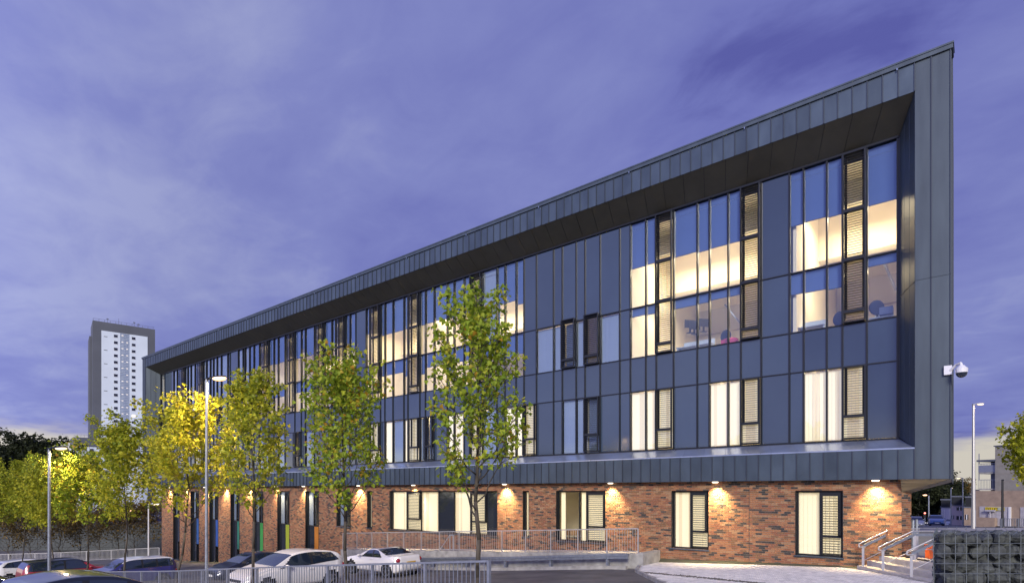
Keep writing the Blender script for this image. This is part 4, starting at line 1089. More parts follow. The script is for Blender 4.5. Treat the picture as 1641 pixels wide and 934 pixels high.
# ================================================================== LAMP POSTS
def lamp_post(px, Z, top_y, base_z, head, label, lit, group='street lamps', r0=.075, r1=.045, energy=0, dirx=1, name='street_lamp', col=(1, .70, .36), m=MT['galv']):
    x, y = P(px, Z); zt = (HY-top_y)/F*Z
    t = thing(name, label, 'lamp', (x, y, 0), 0, group)
    b = MB(); b.tube((0, 0, base_z), (0, 0, base_z+1.2), r0*1.15, r0*1.15, 12); b.tube((0, 0, base_z+1.2), (0, 0, zt), r0, r1, 12); b.build('post', m, t, smooth=False)
    dv = RT*dirx
    b = MB(); o_ = Vector((0, 0, zt-.02)); b.tube(o_-dv*.05, o_+dv*.10+Vector((0, 0, .03)), r1*1.1, r1*1.0, 8)
    side = FD; l = head
    pts = [o_+dv*.06]
    prof = [(0.0, .05, .05), (.25, .10, .085), (.6, .15, .10), (.9, .13, .075), (1.0, .05, .03)]
    rings = []
    for (f_, w_, h_) in prof:
        c = o_+dv*(.06+f_*l)+Vector((0, 0, .05+f_*.05)); ring = []
        for k in range(8):
            q_ = 2*math.pi*k/8; zz4 = math.sin(q_); ring.append(c+side*math.cos(q_)*w_*l*1.1+Vector((0, 0, (zz4*h_*l if zz4 > 0 else zz4*h_*l*.35))))
        rings.append(ring)
    i0 = len(b.v)
    for rg in rings: b.v += [tuple(v) for v in rg]
    for a in range(len(rings)-1):
        for k in range(8): j = (k+1) % 8; b.f.append((i0+a*8+k, i0+a*8+j, i0+(a+1)*8+j, i0+(a+1)*8+k)); b.m.append(0)
    b.f.append(tuple(i0+k for k in range(8))); b.m.append(0); b.f.append(tuple(i0+(len(rings)-1)*8+k for k in reversed(range(8)))); b.m.append(0)
    b.build('lamp_head', MT['frame'] if energy > 100 or lit == 'strong' else m, t)
    lb = MB(); c = o_+dv*(.06+.62*l)+Vector((0, 0, .04)); lb.ball((0, 0, 0), 1, nu=12, nv=6)
    lo = lb.build('lens', MT['lamp_on'] if lit == 'strong' else MT['lamp_on2'], t, smooth=True); lo.location = c; lo.scale = ((l*.40, l*.17, l*.15) if lit == 'strong' else (l*.36, l*.15, l*.10)); lo.rotation_euler = (0, 0, math.atan2(dv.y, dv.x))
    if energy:
        pl = bpy.data.lights.new('lamp_light', 'SPOT'); pl.energy = energy*1.15; pl.color = col; pl.shadow_soft_size = .12; pl.spot_size = R(172); pl.spot_blend = .25
        link('lamp_light', pl, t, c-Vector((0, 0, l*.2)))
    return t
x_l = FX(331, 8.9); zc = camxz(x_l, -22.5+8.9)[1]
lamp_post(331, zc, 607, -4.3, .62, 'tall lit street lamp glowing between two yellow maples before the facade', 'strong', energy=900, r0=.055, r1=.04)
lamp_post(79, 26, 719, -5.6, .75, 'lit street lamp at the left above the olive maples', 'soft', r0=.07, r1=.055, energy=500)
lamp_post(1560, 37, 648, -2.4, .62, 'tall pale lamp post on the upper pavement right of the zinc prow', 'soft', r0=.11, r1=.06, energy=60, m=MT['rail'])
lamp_post(1543, 70, 766, -4.3, .7, 'thin lamp post with its head to the left, beside the white houses', 'soft', dirx=-1, r0=.08, r1=.05)
lamp_post(1488.5, 92, 793, -5.3, .9, 'glowing orange lamp on a grey post in front of the dark trees', 'strong', dirx=-1, r0=.1, r1=.08)
lamp_post(1524, 78, 782, -4.7, .2, 'slim mast left of the flat roofed white houses', 'soft', r0=.07, r1=.06)
lamp_post(238, 50, 808, -6.9, .9, 'small white lamp post behind the far fence near the brick corner', 'soft', r0=.06, r1=.05, m=PAINT['white'])
lamp_post(203, 55, 818, -7.0, .4, 'small orange lamp seen through the maples at the left', 'strong', r0=.05, r1=.04)
lamp_post(1606.5, 60, 769, -3.9, .01, 'black old fashioned lamp column before the apartment block', 'soft', r0=.12, r1=.09, m=MT['black'], name='lamp_column')

# small traffic signal
p = P(1482, 95); b = MB(); t = thing('traffic_light', 'red traffic light at the junction below the dark trees', 'traffic light', (p[0], p[1], -5.3))
b.tube((0, 0, 0), (0, 0, 1.9), .06, .06, 8); b.build('pole', MT['galv'], t); b = MB(); b.box(-.16, .16, -.12, .12, 1.0, 2.0); b.build('signal_head', MT['black'], t)
b = MB(); b.ball((.02, -.16, 1.75), .13, nu=10, nv=6); b.build('red_light', MT['neon'], t)

# ================================================================== TOWER BLOCK
def local_frame(pa, pb):
    a, b_ = Vector((*pa, 0)), Vector((*pb, 0)); u = (b_-a).normalized(); return a, u, (b_-a).length, math.atan2(u.y, u.x)
pa, pb = P(148.5, 233), P(248.5, 246.4)
a0, ux, tw, ta = local_frame(pa, pb)
T = thing('tower_block', 'tall grey and white residential tower with a glazed stair strip', 'building', a0, ta)
zt = (HY-513)/F*233; zb = -16.0
def fr(px):   # fraction along the front of the tower seen at photograph column px
    lo, hi = 0.0, 1.0
    for _ in range(40):
        m_ = (lo+hi)/2; q_ = a0 + ux*tw*m_; xc, zc = camxz(q_.x, q_.y)
        if CX + F*xc/zc < px: lo = m_
        else: hi = m_
    return lo*tw
b = MB(); b.box(0, tw, 0.0, 14, zb, zt); b.build('wall', MT['grey'], T)
b = MB(); b.box(-.9, -.02, 4, 15, zb, zt-5.6); b.build('side_wall', MT['grey'], T)
xa, xb_, xc0, xc1 = fr(162.5), fr(236.5), fr(192.5), fr(207.5)
b = MB(); b.box(xa, xc0, -.12, -.01, zb, zt-3.6); b.build('render_panel', MT['white'], T)
b = MB(); b.box(xc1, xb_, -.12, -.01, zb, zt-3.6); b.build('render_panel', MT['white'], T)
b = MB(); b.box(xc0+.02, xc1-.02, -.06, -.012, zb, zt-3.6); b.build('stair_glazing', MT['towerglass'], T)
wu = MB(); wu.box(-.5, .5, 0, .06, -.5, .5); wme = wu.mesh('tower_window', MT['pane_dark']); wf = MB(); wf.box(-.62, .62, .02, .05, -.62, -.5); wf.box(-.62, .62, .02, .05, .5, .56); wfm = wf.mesh('window_frame', PAINT['white'])
wme2 = wu.mesh('tower_window_lit', MT['warm_on'])
SH = 2.68
for k in range(17):
    z = zt - 5.0 - k*SH
    for ci, px in enumerate((185.5, 214.0)):
        x = fr(px); o = link('window', wme2 if (ci == 1 and k == 12) else wme, T, (x, -.19, z-.1), scale=(1.25, 1, 1.05)); link('window_frame', wfm, o, (0, 0, 0))
    for g_ in range(3):
        b = MB(); xq = xc0+.15+g_*(xc1-xc0)/3; b.box(xq, xq+(xc1-xc0)/3-.2, -.10, -.061, z-1.05, z-.98); b.build('floor_band', MT['white'], T) if g_ == 0 else None
    for xq in (.25, .75) if k % 1 == 0 else ():
        if random.random() < .8:
            b = MB(); xx_ = xc0+(xc1-xc0)*xq; b.box(xx_-.28, xx_+.28, -.10, -.062, z+.35, z+.62); b.build('stair_light', MT['warm_on'], T)
bars_ = MB()
for i in range(9): xx_ = xc0+(xc1-xc0)*i/8; bars_.box(xx_-.05, xx_+.05, -.13, -.07, zb, zt-3.6)
for k in range(72): bars_.box(xc0, xc1, -.12, -.07, zt-3.7-k*.67, zt-3.62-k*.67)
bars_.build('glazing_grid', MT['white'], T)
b = MB()
for i in range(12): xx_ = tw*i/11*.96+.2; b.box(xx_-.05, xx_+.05, .4, .5, zt, zt+1.0)
b.box(.2, tw-.2, .4, .5, zt+.95, zt+1.02); b.build('roof_rail', MT['grey'], T)
for px, hh in ((173, 2.2), (191, 2.8), (216, 2.4), (223, 1.9)):
    b = MB(); xx_ = fr(px); b.tube((xx_, 2, zt), (xx_, 2, zt+hh), .08, .05, 6); b.box(xx_-.4, xx_+.4, 1.9, 2.1, zt+hh-.5, zt+hh-.2) if hh < 2.5 else None; b.build('antenna', MT['grey'], T)
for k in range(8):
    b = MB(); z = zt-6-k*5.5; b.box(xa+.8, xa+2.0, -.16, -.125, z, z+.25); b.build('vent', MT['grey'], T)
pa, pb = P(118, 200), P(217, 212); a0, ux, tw2, ta = local_frame(pa, pb); ztl = (HY-700)/F*200
A2 = thing('low_block', 'low grey topped white block with small windows at the foot of the tower', 'building', a0, ta)
b = MB(); b.box(0, tw2, 0, 12, -14, ztl-3.1); b.build('wall', MT['white'], A2)
b = MB(); b.box(-.1, tw2+.1, -.12, 12.1, ztl-3.1, ztl); b.build('top_storey', MT['grey'], A2)
for (xx_, z) in ((1.4, ztl-1.3), (8.7, ztl-1.6), (9.9, ztl-1.6), (12, ztl-1.7), (1.4, ztl-4.2), (1.4, ztl-7.0), (5, ztl-4.3), (8.5, ztl-4.4)):
    o = link('window', wme, A2, (xx_, -.2, z), scale=(1.0, 1, 1.0)); link('window_frame', wfm, o)
b = MB(); b.box(1, tw2*.4, .3, .36, ztl+.9, ztl+.96)
for i in range(9): b.box(1+i*1.0, 1.05+i*1.0, .3, .36, ztl, ztl+.9)
b.build('roof_rail', MT['grey'], A2)

# ================================================================== RIGHT BACKGROUND
pa, pb = P(1561.5, 66), P(1665, 60.5); a0, ux, aw, aa = local_frame(pa, pb)
AP = thing('apartment_block', 'brown brick apartment block with balconies over a shuttered shop', 'building', a0, aa)
mbb = mat('brown_brick', (0.32, 0.235, 0.17), 0.9, noise_amt=.15, noise_scale=2, bump=.2, bump_scale=20); mbg = mat('grey_brown_brick', (0.25, 0.235, 0.205), 0.9, noise_amt=.12, noise_scale=2, bump=.2, bump_scale=20)
def zpx(y, Z=65): return (HY-y)/F*Z
z1 = zpx(786); z2 = zpx(716); gz = -4.1
b = MB(); b.box(0, 12, 0, 3, gz-.4, z1); b.build('shop_wall', mbb, AP)
b = MB(); b.box(1.9, 14, .25, 4, z1, z2); b.build('wall', mbg, AP)
for j in range(22):      # brick courses read as fine proud bands at this distance
    b = MB(); b.box(1.93, 14, .235, .249, z1+.1+j*.22, z1+.1+j*.22+.01); b.build('course', mbb, AP) if j % 4 == 0 else None
b = MB(); b.box(1.8, 14, .15, 4.1, z2, z2+.12); b.build('roof_edge', MT['grey'], AP)
for k, yy in enumerate((757, 783)):
    zf_ = zpx(yy); b = MB(); b.box(.15, 1.9, .5, 3.5, zf_-.12, zf_+.05); b.build('balcony', MT['concrete'], AP)
    b = MB(); b.box(.15, 1.9, .46, .50, zf_+.06, zf_+.85) if k == 0 else None
    for i in range(12): b.box(.15+i*.15, .17+i*.15, .5, .53, zf_+.05, zf_+1.0)
    b.box(.12, 1.9, .48, .54, zf_+1.0, zf_+1.06); b.box(.15, .22, .5, .56, zf_+1.0, zf_+2.2); b.build('balustrade', MT['fence'], AP)
b = MB(); b.box(1.2, 1.9, .8, 4, z1, zpx(736)); b.build('balcony_wall', MT['grey'], AP)
b = MB(); b.box(0.1, 1.95, .2, 4, zpx(739), zpx(736)); b.build('canopy', MT['grey'], AP)
for (xa_, xb2, ya, yb_) in ((4.9, 6.7, 784, 779), (4.9, 6.7, 773, 767)):
    b = MB(); b.box(xa_, xb2, .2, .26, zpx(ya), zpx(yb_)); w_ = b.build('window', MT['pane_dark'], AP); b = MB(); b.box(xa_+.9, xa_+.98, .17, .2, zpx(ya), zpx(yb_)); b.box(xa_-.06, xb2+.06, .17, .2, zpx(ya)-.08, zpx(ya)); b.build('window_frame', MT['white'], w_)
msh = mat('roller_shutter', (0.42, 0.40, 0.42), 0.6, noise_amt=.15, noise_scale=3)
for (xa_, xb2) in ((.55, 2.6), (2.75, 3.3), (4.4, 7.2)):
    b = MB(); b.box(xa_, xb2, -.05, 0, gz+.3, zpx(811))
    for i in range(int((xb2-xa_)/.12)): b.box(xa_+i*.12, xa_+i*.12+.03, -.07, -.05, gz+.3, zpx(811))
    b.build('shutter', msh, AP)
b = MB(); b.box(0, 2.3, -.6, -.1, gz, gz+1.2); b.build('low_wall', mbb, AP)
b = MB(); b.box(3.35, 3.55, -.15, 0, gz, zpx(811)); b.build('white_post', PAINT['white'], AP)
b = MB(); b.box(1.15, 2.95, -.14, -.09, zpx(817), zpx(812)); sg = b.build('sign_board', mat('sign_yellow', (0.62, 0.48, 0.02), .6), AP)
tx = bpy.data.curves.new('sign_lettering', 'FONT'); tx.body = 'TO LET'; tx.size = .36; tx.extrude = .005; tx.materials.append(MT['black'])
tmpo = bpy.data.objects.new('lettering_source', tx); txm = bpy.data.meshes.new_from_object(tmpo); bpy.data.objects.remove(tmpo)
link('sign_lettering', txm, sg, (1.22, -.15, zpx(816.4)), rot=(R(90), 0, 0))
b = MB(); b.box(2.35, 2.9, -.15, -.141, zpx(816.6), zpx(812.6)); b.build('sign_panel', mat('sign_pale', (.4, .45, .35), .6), AP)
b = MB(); b.box(1.3, 2.2, -.5, -.2, gz+1.9, gz+2.05); b.box(1.7, 1.78, -.4, -.3, gz+.2, gz+1.9); b.build('notice_post', msh, AP)
t = railing('garden_fence', (P(1604, 56), P(1660, 55)), .85, 1.5, 10, MT['grey'], 'low grey fence in front of the apartment block at the right edge', zf=lambda x, y: G(x, y)-.02, bar=.04, post=.12)
# white terraced houses
def box_house(pxa, pxb, Z, ytop, ybase, m, label, name='terraced_house', dark_top=None, windows=(), depth=9, cat='house'):
    ua, ub = pxa-CX, pxb-CX; wq = (ub-ua)/F*Z/(1+ua*ub/F/F)      # front turned square to the street it faces
    a0, ux, ww, an = local_frame(P(pxa, Z), P(pxb, Z-ua/F*wq)); zt_ = (HY-ytop)/F*Z; zb_ = (HY-ybase)/F*Z
    t = thing(name, label, cat, a0, an, 'flat roofed houses across the street')
    b = MB(); b.box(0, ww, 0, depth, zb_-1, zt_); b.build('wall', m, t)
    b = MB(); b.box(-.1, ww+.1, -.12, depth, zt_, zt_+.14); b.build('roof', MT['grey'], t)
    if dark_top:
        b = MB(); b.box(dark_top[0]*ww, dark_top[1]*ww, .2, depth, zt_+.14, (HY-dark_top[2])/F*Z); b.build('upper_storey', MT['frame'], t)
        b = MB(); b.box(dark_top[0]*ww-.1, dark_top[1]*ww+.1, .1, depth, (HY-dark_top[2])/F*Z, (HY-dark_top[2])/F*Z+.15); b.build('roof_edge', MT['grey'], t)
    for (f0, f1, ya, yb_) in windows:
        b = MB(); b.box(f0*ww, f1*ww, -.04, .05, (HY-ya)/F*Z, (HY-yb_)/F*Z); w_ = b.build('window', MT['pane_dark'], t)
        b = MB(); xm = (f0+f1)/2*ww; b.box(xm-.05, xm+.05, -.07, -.041, (HY-ya)/F*Z, (HY-yb_)/F*Z); b.build('window_frame', PAINT['white'], w_)
    return t
mwh = mat('house_render', (0.52, 0.50, 0.55), .85); mpk = mat('pink_render', (0.50, 0.42, 0.42), .85)
box_house(1508, 1523.5, 100, 813, 836, mwh, 'white house with a dark upper storey just right of the dark trees', dark_top=(.0, .95, 801), windows=((.1, .2, 832, 816), (.3, .36, 832, 816)))
box_house(1524, 1543.5, 90, 810, 838, mpk, 'pinkish house with a wide dark upper storey and stacked windows', dark_top=(.1, .98, 796), windows=((.45, .95, 817, 812), (.45, .95, 832, 826), (.05, .25, 831, 825)))
box_house(1545, 1562, 84, 813, 840, mbb, 'brown house with a glass roofed dark storey beside the apartment block', dark_top=(.15, .8, 797), windows=((.1, .4, 832, 824),))
# small houses on the far hill
hm = mat('far_house_wall', (0.20, 0.19, 0.19), .9); hr_ = mat('far_roof', (0.07, 0.06, 0.06), .9)
hb = MB(); hb.box(-5, 5, -4, 4, 0, 5); hme = hb.mesh('far_house_wall', hm); rb = MB(); rb.poly([(-5.2, -4.3, 5), (5.2, -4.3, 5), (5.2, 0, 8), (-5.2, 0, 8)]); rb.poly([(5.2, 4.3, 5), (-5.2, 4.3, 5), (-5.2, 0, 8), (5.2, 0, 8)]); rb.poly([(-5.2, -4.3, 5), (-5.2, 0, 8), (-5.2, 4.3, 5)]); rb.poly([(5.2, -4.3, 5), (5.2, 4.3, 5), (5.2, 0, 8)])
rb.box(-.6, .6, -.6, .6, 7, 9.2); rme = rb.mesh('far_roof', hr_)
fw = MB(); [fw.box(x-.6, x+.6, -4.06, -4.0, z, z+1.2) for x in (-3.2, 0, 3.2) for z in (.9, 3.2)]; fwm = fw.mesh('far_window', MT['pane_dark'])
for i, (px, Z, yb_) in enumerate(((1471, 430, 799), (1478, 440, 797), (1485, 430, 796), (1492, 400, 799), (1499, 450, 796), (1506, 420, 799), (1513, 460, 797), (1519, 440, 798), (1526, 430, 799), (1533, 450, 797), (1541, 430, 799), (1549, 440, 797), (1557, 430, 799))):
    x, y = P(px, Z); z = (HY-yb_)/F*Z
    t = thing('hillside_house', 'tiny dark roofed house on the far hillside beyond the street', 'house', (x, y, z-1), TH + random.uniform(-.5, .5), 'houses on the far hillside')
    link('wall', hme, t); link('roof', rme, t); link('windows', fwm, t)

# ================================================================== CARS
def cr(pts, x):
    """smooth (monotone-ish Catmull-Rom) interpolation of a profile"""
    if x <= pts[0][0]: return pts[0][1]
    if x >= pts[-1][0]: return pts[-1][1]
    for k in range(len(pts)-1):
        if pts[k][0] <= x <= pts[k+1][0]:
            x0, y0 = pts[k]; x1, y1 = pts[k+1]; t = (x-x0)/(x1-x0)
            m0 = (y1-pts[k-1][1])/(x1-pts[k-1][0]) if k > 0 else (y1-y0)/(x1-x0)
            m1 = (pts[k+2][1]-y0)/(pts[k+2][0]-x0) if k < len(pts)-2 else (y1-y0)/(x1-x0)
            h = x1-x0; t2, t3 = t*t, t*t*t
            return (2*t3-3*t2+1)*y0 + (t3-2*t2+t)*h*m0 + (-2*t3+3*t2)*y1 + (t3-t2)*h*m1
SPEC = {  # top line z(x), belt line z(x), half width(x); windows given as (front foot, front top, rear top, rear foot, pillars)
 'hatch': dict(L=4.05, W=.86, top=[(0, .55), (.12, .72), (.5, .86), (.98, 1.0), (1.10, 1.03), (1.75, 1.36), (2.1, 1.45), (2.6, 1.475), (3.2, 1.42), (3.6, 1.33), (3.85, 1.12), (3.98, .85), (4.05, .6)],
    belt=[(0, .55), (.5, .80), (1.0, .90), (2.2, .94), (3.4, 1.02), (3.9, 1.0), (4.05, .6)], win=(1.25, 1.86, 3.25, 3.62), pil=(2.52,), wheels=(.80, 3.32), wr=.31, ws=(1.08, 1.78), rw=(3.62, 3.86)),
 'estate': dict(L=4.45, W=.89, top=[(0, .55), (.1, .74), (.6, .90), (1.15, 1.02), (1.25, 1.05), (1.95, 1.42), (2.4, 1.50), (3.2, 1.50), (3.9, 1.44), (4.2, 1.22), (4.38, .95), (4.45, .6)],
    belt=[(0, .55), (.6, .84), (1.2, .96), (2.4, .98), (3.8, 1.02), (4.3, .98), (4.45, .6)], win=(1.40, 2.05, 3.85, 4.05), pil=(2.7, 3.5), wheels=(.86, 3.62), wr=.33, ws=(1.22, 1.98), rw=(4.0, 4.3)),
 'suv': dict(L=4.4, W=.92, top=[(0, .6), (.08, .86), (.5, 1.02), (1.15, 1.12), (1.28, 1.16), (1.85, 1.54), (2.3, 1.62), (3.3, 1.60), (4.05, 1.54), (4.25, 1.30), (4.36, 1.0), (4.4, .65)],
    belt=[(0, .6), (.5, .95), (1.2, 1.06), (3.8, 1.10), (4.3, 1.05), (4.4, .65)], win=(1.42, 1.98, 3.95, 4.1), pil=(2.6, 3.3), wheels=(.88, 3.55), wr=.36, ws=(1.25, 1.9), rw=(4.1, 4.28)),
 'saloon': dict(L=4.65, W=.90, top=[(0, .55), (.12, .70), (.7, .86), (1.35, .97), (1.5, 1.0), (2.15, 1.33), (2.6, 1.42), (3.0, 1.42), (3.5, 1.32), (4.0, 1.07), (4.25, 1.03), (4.58, .95), (4.65, .6)],
    belt=[(0, .55), (.7, .80), (1.4, .92), (3.4, .97), (4.2, .98), (4.65, .6)], win=(1.68, 2.30, 3.30, 3.85), pil=(2.75,), wheels=(.92, 3.75), wr=.33, ws=(1.45, 2.25), rw=(3.35, 3.98)),
 'coupe': dict(L=4.13, W=.89, top=[(0, .52), (.1, .68), (.6, .83), (1.2, .94), (1.35, .97), (1.95, 1.24), (2.25, 1.30), (2.6, 1.29), (3.1, 1.12), (3.45, 1.02), (3.8, 1.03), (4.05, .96), (4.13, .6)],
    belt=[(0, .52), (.6, .78), (1.3, .88), (3.0, .93), (3.7, .97), (4.13, .6)], win=(1.50, 2.05, 2.62, 2.98), pil=(2.38,), wheels=(.84, 3.38), wr=.33, ws=(1.3, 2.0), rw=(2.62, 3.3)),
}
def smooth_obj(me):
    me.polygons.foreach_set('use_smooth', [True]*len(me.polygons)); return me
def car_meshes(kind):
    s_ = SPEC[kind]; Lc, W = s_['L'], s_['W']; NX, ring = 150, []
    wf, wt, rt, rf = s_['win']
    zlow = .24
    def sect(x):
        zt_ = cr(s_['top'], x); zb_ = min(cr(s_['belt'], x), zt_-.02)
        e_ = min(x, Lc-x); wd_ = W*(1 - .30*max(0, 1-e_/.55)**2.2 ) * (.985 if e_ > .5 else 1)
        low = zlow + .16*max(0, 1-e_/.35)**1.6
        cab = max(0, zt_-zb_)                                      # height of glasshouse here
        pts = [(0, low), (wd_*.80, low), (wd_*.95, low+.05)]
        for t in (.12, .25, .4, .55, .7, .85, 1.0):
            z = low+.05+(zb_-low-.05)*t; pts.append((wd_*(.955+.045*math.sin(math.pi*min(1, t*1.05))), z) if t < 1 else (wd_*.955, zb_))
        in_ = wd_*(.955 - .20*min(1, cab/.5))                       # roof edge, tumblehome
        for t in (.06, .14, .28, .42, .56, .70, .82, .92):
            z = zb_+cab*t*.94; y_ = wd_*.945 + (in_-wd_*.945)*(t**1.25); pts.append((y_, z))
        for t, dz in ((1.0, .965), (.90, .985), (.65, .995), (.35, 1.0), (0, 1.0)):
            pts.append((in_*t*.99, zb_ + cab*(dz)))
        return pts
    grid = [sect(Lc*(.5-.5*math.cos(math.pi*i/NX))) if False else sect(Lc*i/NX) for i in range(NX+1)]
    NP = len(grid[0]); body, glass_, trim, wsb, rwb = MB(), MB(), MB(), MB(), MB()
    allv = []
    for i in range(NX+1):
        x = Lc*i/NX
        allv += [(x, y_, z) for (y_, z) in grid[i]]
    nh = len(allv); allv += [(x, -y_, z) for (x, y_, z) in allv]
    def kindf(x, y_, z, j):
        if 9 < j < 17:                                              # side of the glasshouse
            zt_ = cr(s_['top'], x); zb_ = cr(s_['belt'], x)
            f_ = max(0.0, (z-zb_)/max(.05, zt_-zb_))
            xa_ = wf + (wt-wf)*f_; xb2 = rf + (rt-rf)*f_**1.6
            if zt_-zb_ > .10 and xa_ < x < xb2 and j > 9.5:
                for p_ in s_['pil']:
                    if abs(x-p_) < .045: return 2
                return 1
            if zt_-zb_ > .06 and xa_-.05 < x < xb2+.04: return 2
        if j >= 17:
            ax, bx_ = s_['ws']
            if ax < x < bx_ and j >= 18: return 3
            ax, bx_ = s_['rw']
            if ax < x < bx_ and j >= 18: return 4
        return 0
    F0 = {0: [], 3: [], 4: []}
    for i in range(NX):
        for j in range(NP-1):
            a, b_, c, d_ = i*NP+j, (i+1)*NP+j, (i+1)*NP+j+1, i*NP+j+1
            ctr = [sum(allv[k][q_] for k in (a, b_, c, d_))/4 for q_ in range(3)]
            if any(math.hypot(ctr[0]-wx, ctr[2]-s_['wr']) < s_['wr']+.055 for wx in s_['wheels']) and j < 9: continue
            kf = kindf(*ctr, j+.5)
            if kf in (1, 2):
                sg = sum(ctr[0] > p_ for p_ in s_['pil'])
                F0.setdefault((kf, 0, sg), []).append((a, b_, c, d_)); F0.setdefault((kf, 1, sg), []).append((d_+nh, c+nh, b_+nh, a+nh)); continue
            F0[kf].append((a, b_, c, d_)); F0[kf].append((d_+nh, c+nh, b_+nh, a+nh))
    F0[0].append(tuple(range(NP))); F0[0].append(tuple(NX*NP+j for j in reversed(range(NP))))
    F0[0].append(tuple(nh+j for j in reversed(range(NP)))); F0[0].append(tuple(nh+NX*NP+j for j in range(NP)))
    out = {}
    NMS = {0: 'body', 1: 'side_window', 2: 'window_trim', 3: 'windscreen', 4: 'rear_window'}
    for k in F0:
        nm = NMS[k[0] if isinstance(k, tuple) else k]
        used = sorted({v for f_ in F0[k] for v in f_}); mp = {v: n_ for n_, v in enumerate(used)}
        me = bpy.data.meshes.new(nm); me.from_pydata([allv[v] for v in used], [], [tuple(mp[v] for v in f_) for f_ in F0[k]]); out[k] = smooth_obj(me)
    # wheels
    r = s_['wr']; wh = MB(); wh.tube((0, -.11, 0), (0, .11, 0), r, r, 24, caps=True); wh.tube((0, -.125, 0), (0, -.11, 0), r*.93, r, 24); wh.tube((0, .11, 0), (0, .125, 0), r, r*.93, 24)
    rim = MB()
    for sd in (-1, 1):
        rim.tube((0, sd*.120, 0), (0, sd*.127, 0), r*.70, r*.70, 24); 
        for k in range(5):
            q_ = k*2*math.pi/5+.3
            rim.bar((math.cos(q_)*r*.08, sd*.133, math.sin(q_)*r*.08), (math.cos(q_)*r*.66, sd*.133, math.sin(q_)*r*.66), .055, .02, m=1)
        rim.tube((0, sd*.128, 0), (0, sd*.142, 0), r*.13, r*.11, 10, m=1)
        for k in range(20):
            q_, q2 = k*2*math.pi/20, (k+1)*2*math.pi/20
            rim.bar((math.cos(q_)*r*.68, sd*.132, math.sin(q_)*r*.68), (math.cos(q2)*r*.68, sd*.132, math.sin(q2)*r*.68), .03, .03, m=1)
    out['tyre'] = wh.mesh('tyre', MT['rubber']); out['rim'] = rim.mesh('rim', [MT['black'], MT['chrome']])
    ar = MB(); ar.box(-r-.04, r+.04, -W*.88, W*.88, .28, r*2+.04)
    out['arch'] = ar.mesh('wheel_housing', MT['black'])
    return out
CARM = {}
def make_car(kind, paint_, label, x, y, z, heading, group='cars parked in front of the building', cat='car', name='parked_car', roof=None):
    if kind not in CARM: CARM[kind] = car_meshes(kind)
    ms = CARM[kind]; s_ = SPEC[kind]; W = s_['W']; Lc = s_['L']
    t = thing(name, label, cat, (x, y, z), heading, group)
    off = (-Lc/2, 0, 0)
    def part(nm, me, m, parent=t, loc=off, **k):
        me2 = me.copy(); me2.materials.clear(); me2.materials.append(m); return link(nm, me2, parent, loc, **k)
    bd_ = part('body', ms[0], paint_)
    if roof:
        bd_.data.materials.append(roof)
        for pg in bd_.data.polygons:
            c = pg.center
            if c.z > cr(s_['belt'], c.x)+.33: pg.material_index = 1
    for k in ms:
        if k in (3, 4): part(('windscreen', 'rear_window')[k-3], ms[k], MT['carglass'])
        elif isinstance(k, tuple): part('side_window' if k[0] == 1 else 'window_trim', ms[k], MT['carglass'] if k[0] == 1 else MT['black'])
    for wx in s_['wheels']: link('wheel_housing', ms['arch'], t, (wx-Lc/2, 0, 0))
    for wx in s_['wheels']:
        for sd in (-1, 1):
            wo = link('wheel', ms['tyre'], t, (wx-Lc/2, sd*(W-.13), s_['wr'])); link('rim', ms['rim'], wo)
    for sd in (-1, 1):
        b = MB(); b.ball((1.0+s_['ws'][0]*.42-Lc/2, sd*(W+.08), cr(s_['belt'], 1.6)+.07), .10, .75, 1.0, .72, 10, 6); b.build('mirror', paint_, t, smooth=True)
        b = MB(); b.ball((.32-Lc/2, sd*W*.70, .66), .17, 1.0, .75, .48, 10, 6); b.build('headlight', MT['lampg'], t, smooth=True)
        b = MB(); b.ball((Lc-.16-Lc/2, sd*W*.74, .84), .20, .55, .62, .55, 10, 6); b.build('tail_light', MT['red'], t, smooth=True)
        for hx in ([p_-.15 for p_ in s_['pil'][:1]] + ([s_['pil'][0]+.85] if kind != 'coupe' else [])):
            b = MB(); b.box(hx-Lc/2, hx+.18-Lc/2, sd*W*.985-.02, sd*W*.985+.02, .80, .83); b.build('door_handle', paint_, t)
        for sx in s_['pil'][:1] + ((s_['pil'][0]-1.05), ):
            pass
    b = MB(); b.box(Lc/2-.035, Lc/2+.012, -.26, .26, .66, .78); b.build('number_plate', MT['plate'], t)
    b = MB(); b.box(-Lc/2-.015, -Lc/2+.03, -.26, .26, .40, .51); b.build('number_plate', MT['platew'], t)
    b = MB(); b.box(-Lc/2+.0, -Lc/2+.06, -.45, .45, .53, .62); b.build('grille', MT['black'], t)
    return t
def solve(px, roof_y, h, zg=None, lo=6, hi=150):
    """distance along the sight line at column px where a car h high on the ground has its roof at roof_y"""
    best = None
    Z = lo
    while Z < hi:
        x, y = P(px, Z); g = zg(x, y) if zg else interp(GA, x); yy = HY - (g+h)*F/Z; e_ = abs(yy-roof_y)
        if best is None or e_ < best[0]: best = (e_, x, y, g, Z)
        Z += .05
    return best
NEGY, POSY = R(90), R(-90)     # nose (local -x) turned towards -Y / +Y
def car_px(kind, paint_, px, ry, head, label, zg=None, roof=None, Z=None, lo=6, **k):
    h = max(p_[1] for p_ in SPEC[kind]['top'])
    if Z is None: e_, x, y, g, Z = solve(px, ry, h, zg, lo)
    else:
        x, y = P(px, Z); g = HY and ((HY-ry)/F*Z - h)
        return make_car(kind, paint_, label, x, y, g-.02, head, roof=roof, **k)
car_px('hatch', PAINT['white'], 462, 880, NEGY, 'white five door hatchback behind the bar railing, nose to the left', Z=21.6)
car_px('coupe', PAINT['white'], 612, 875.5, R(2), 'white hard top coupe seen from its tail beside the ramp wall', Z=28.2)
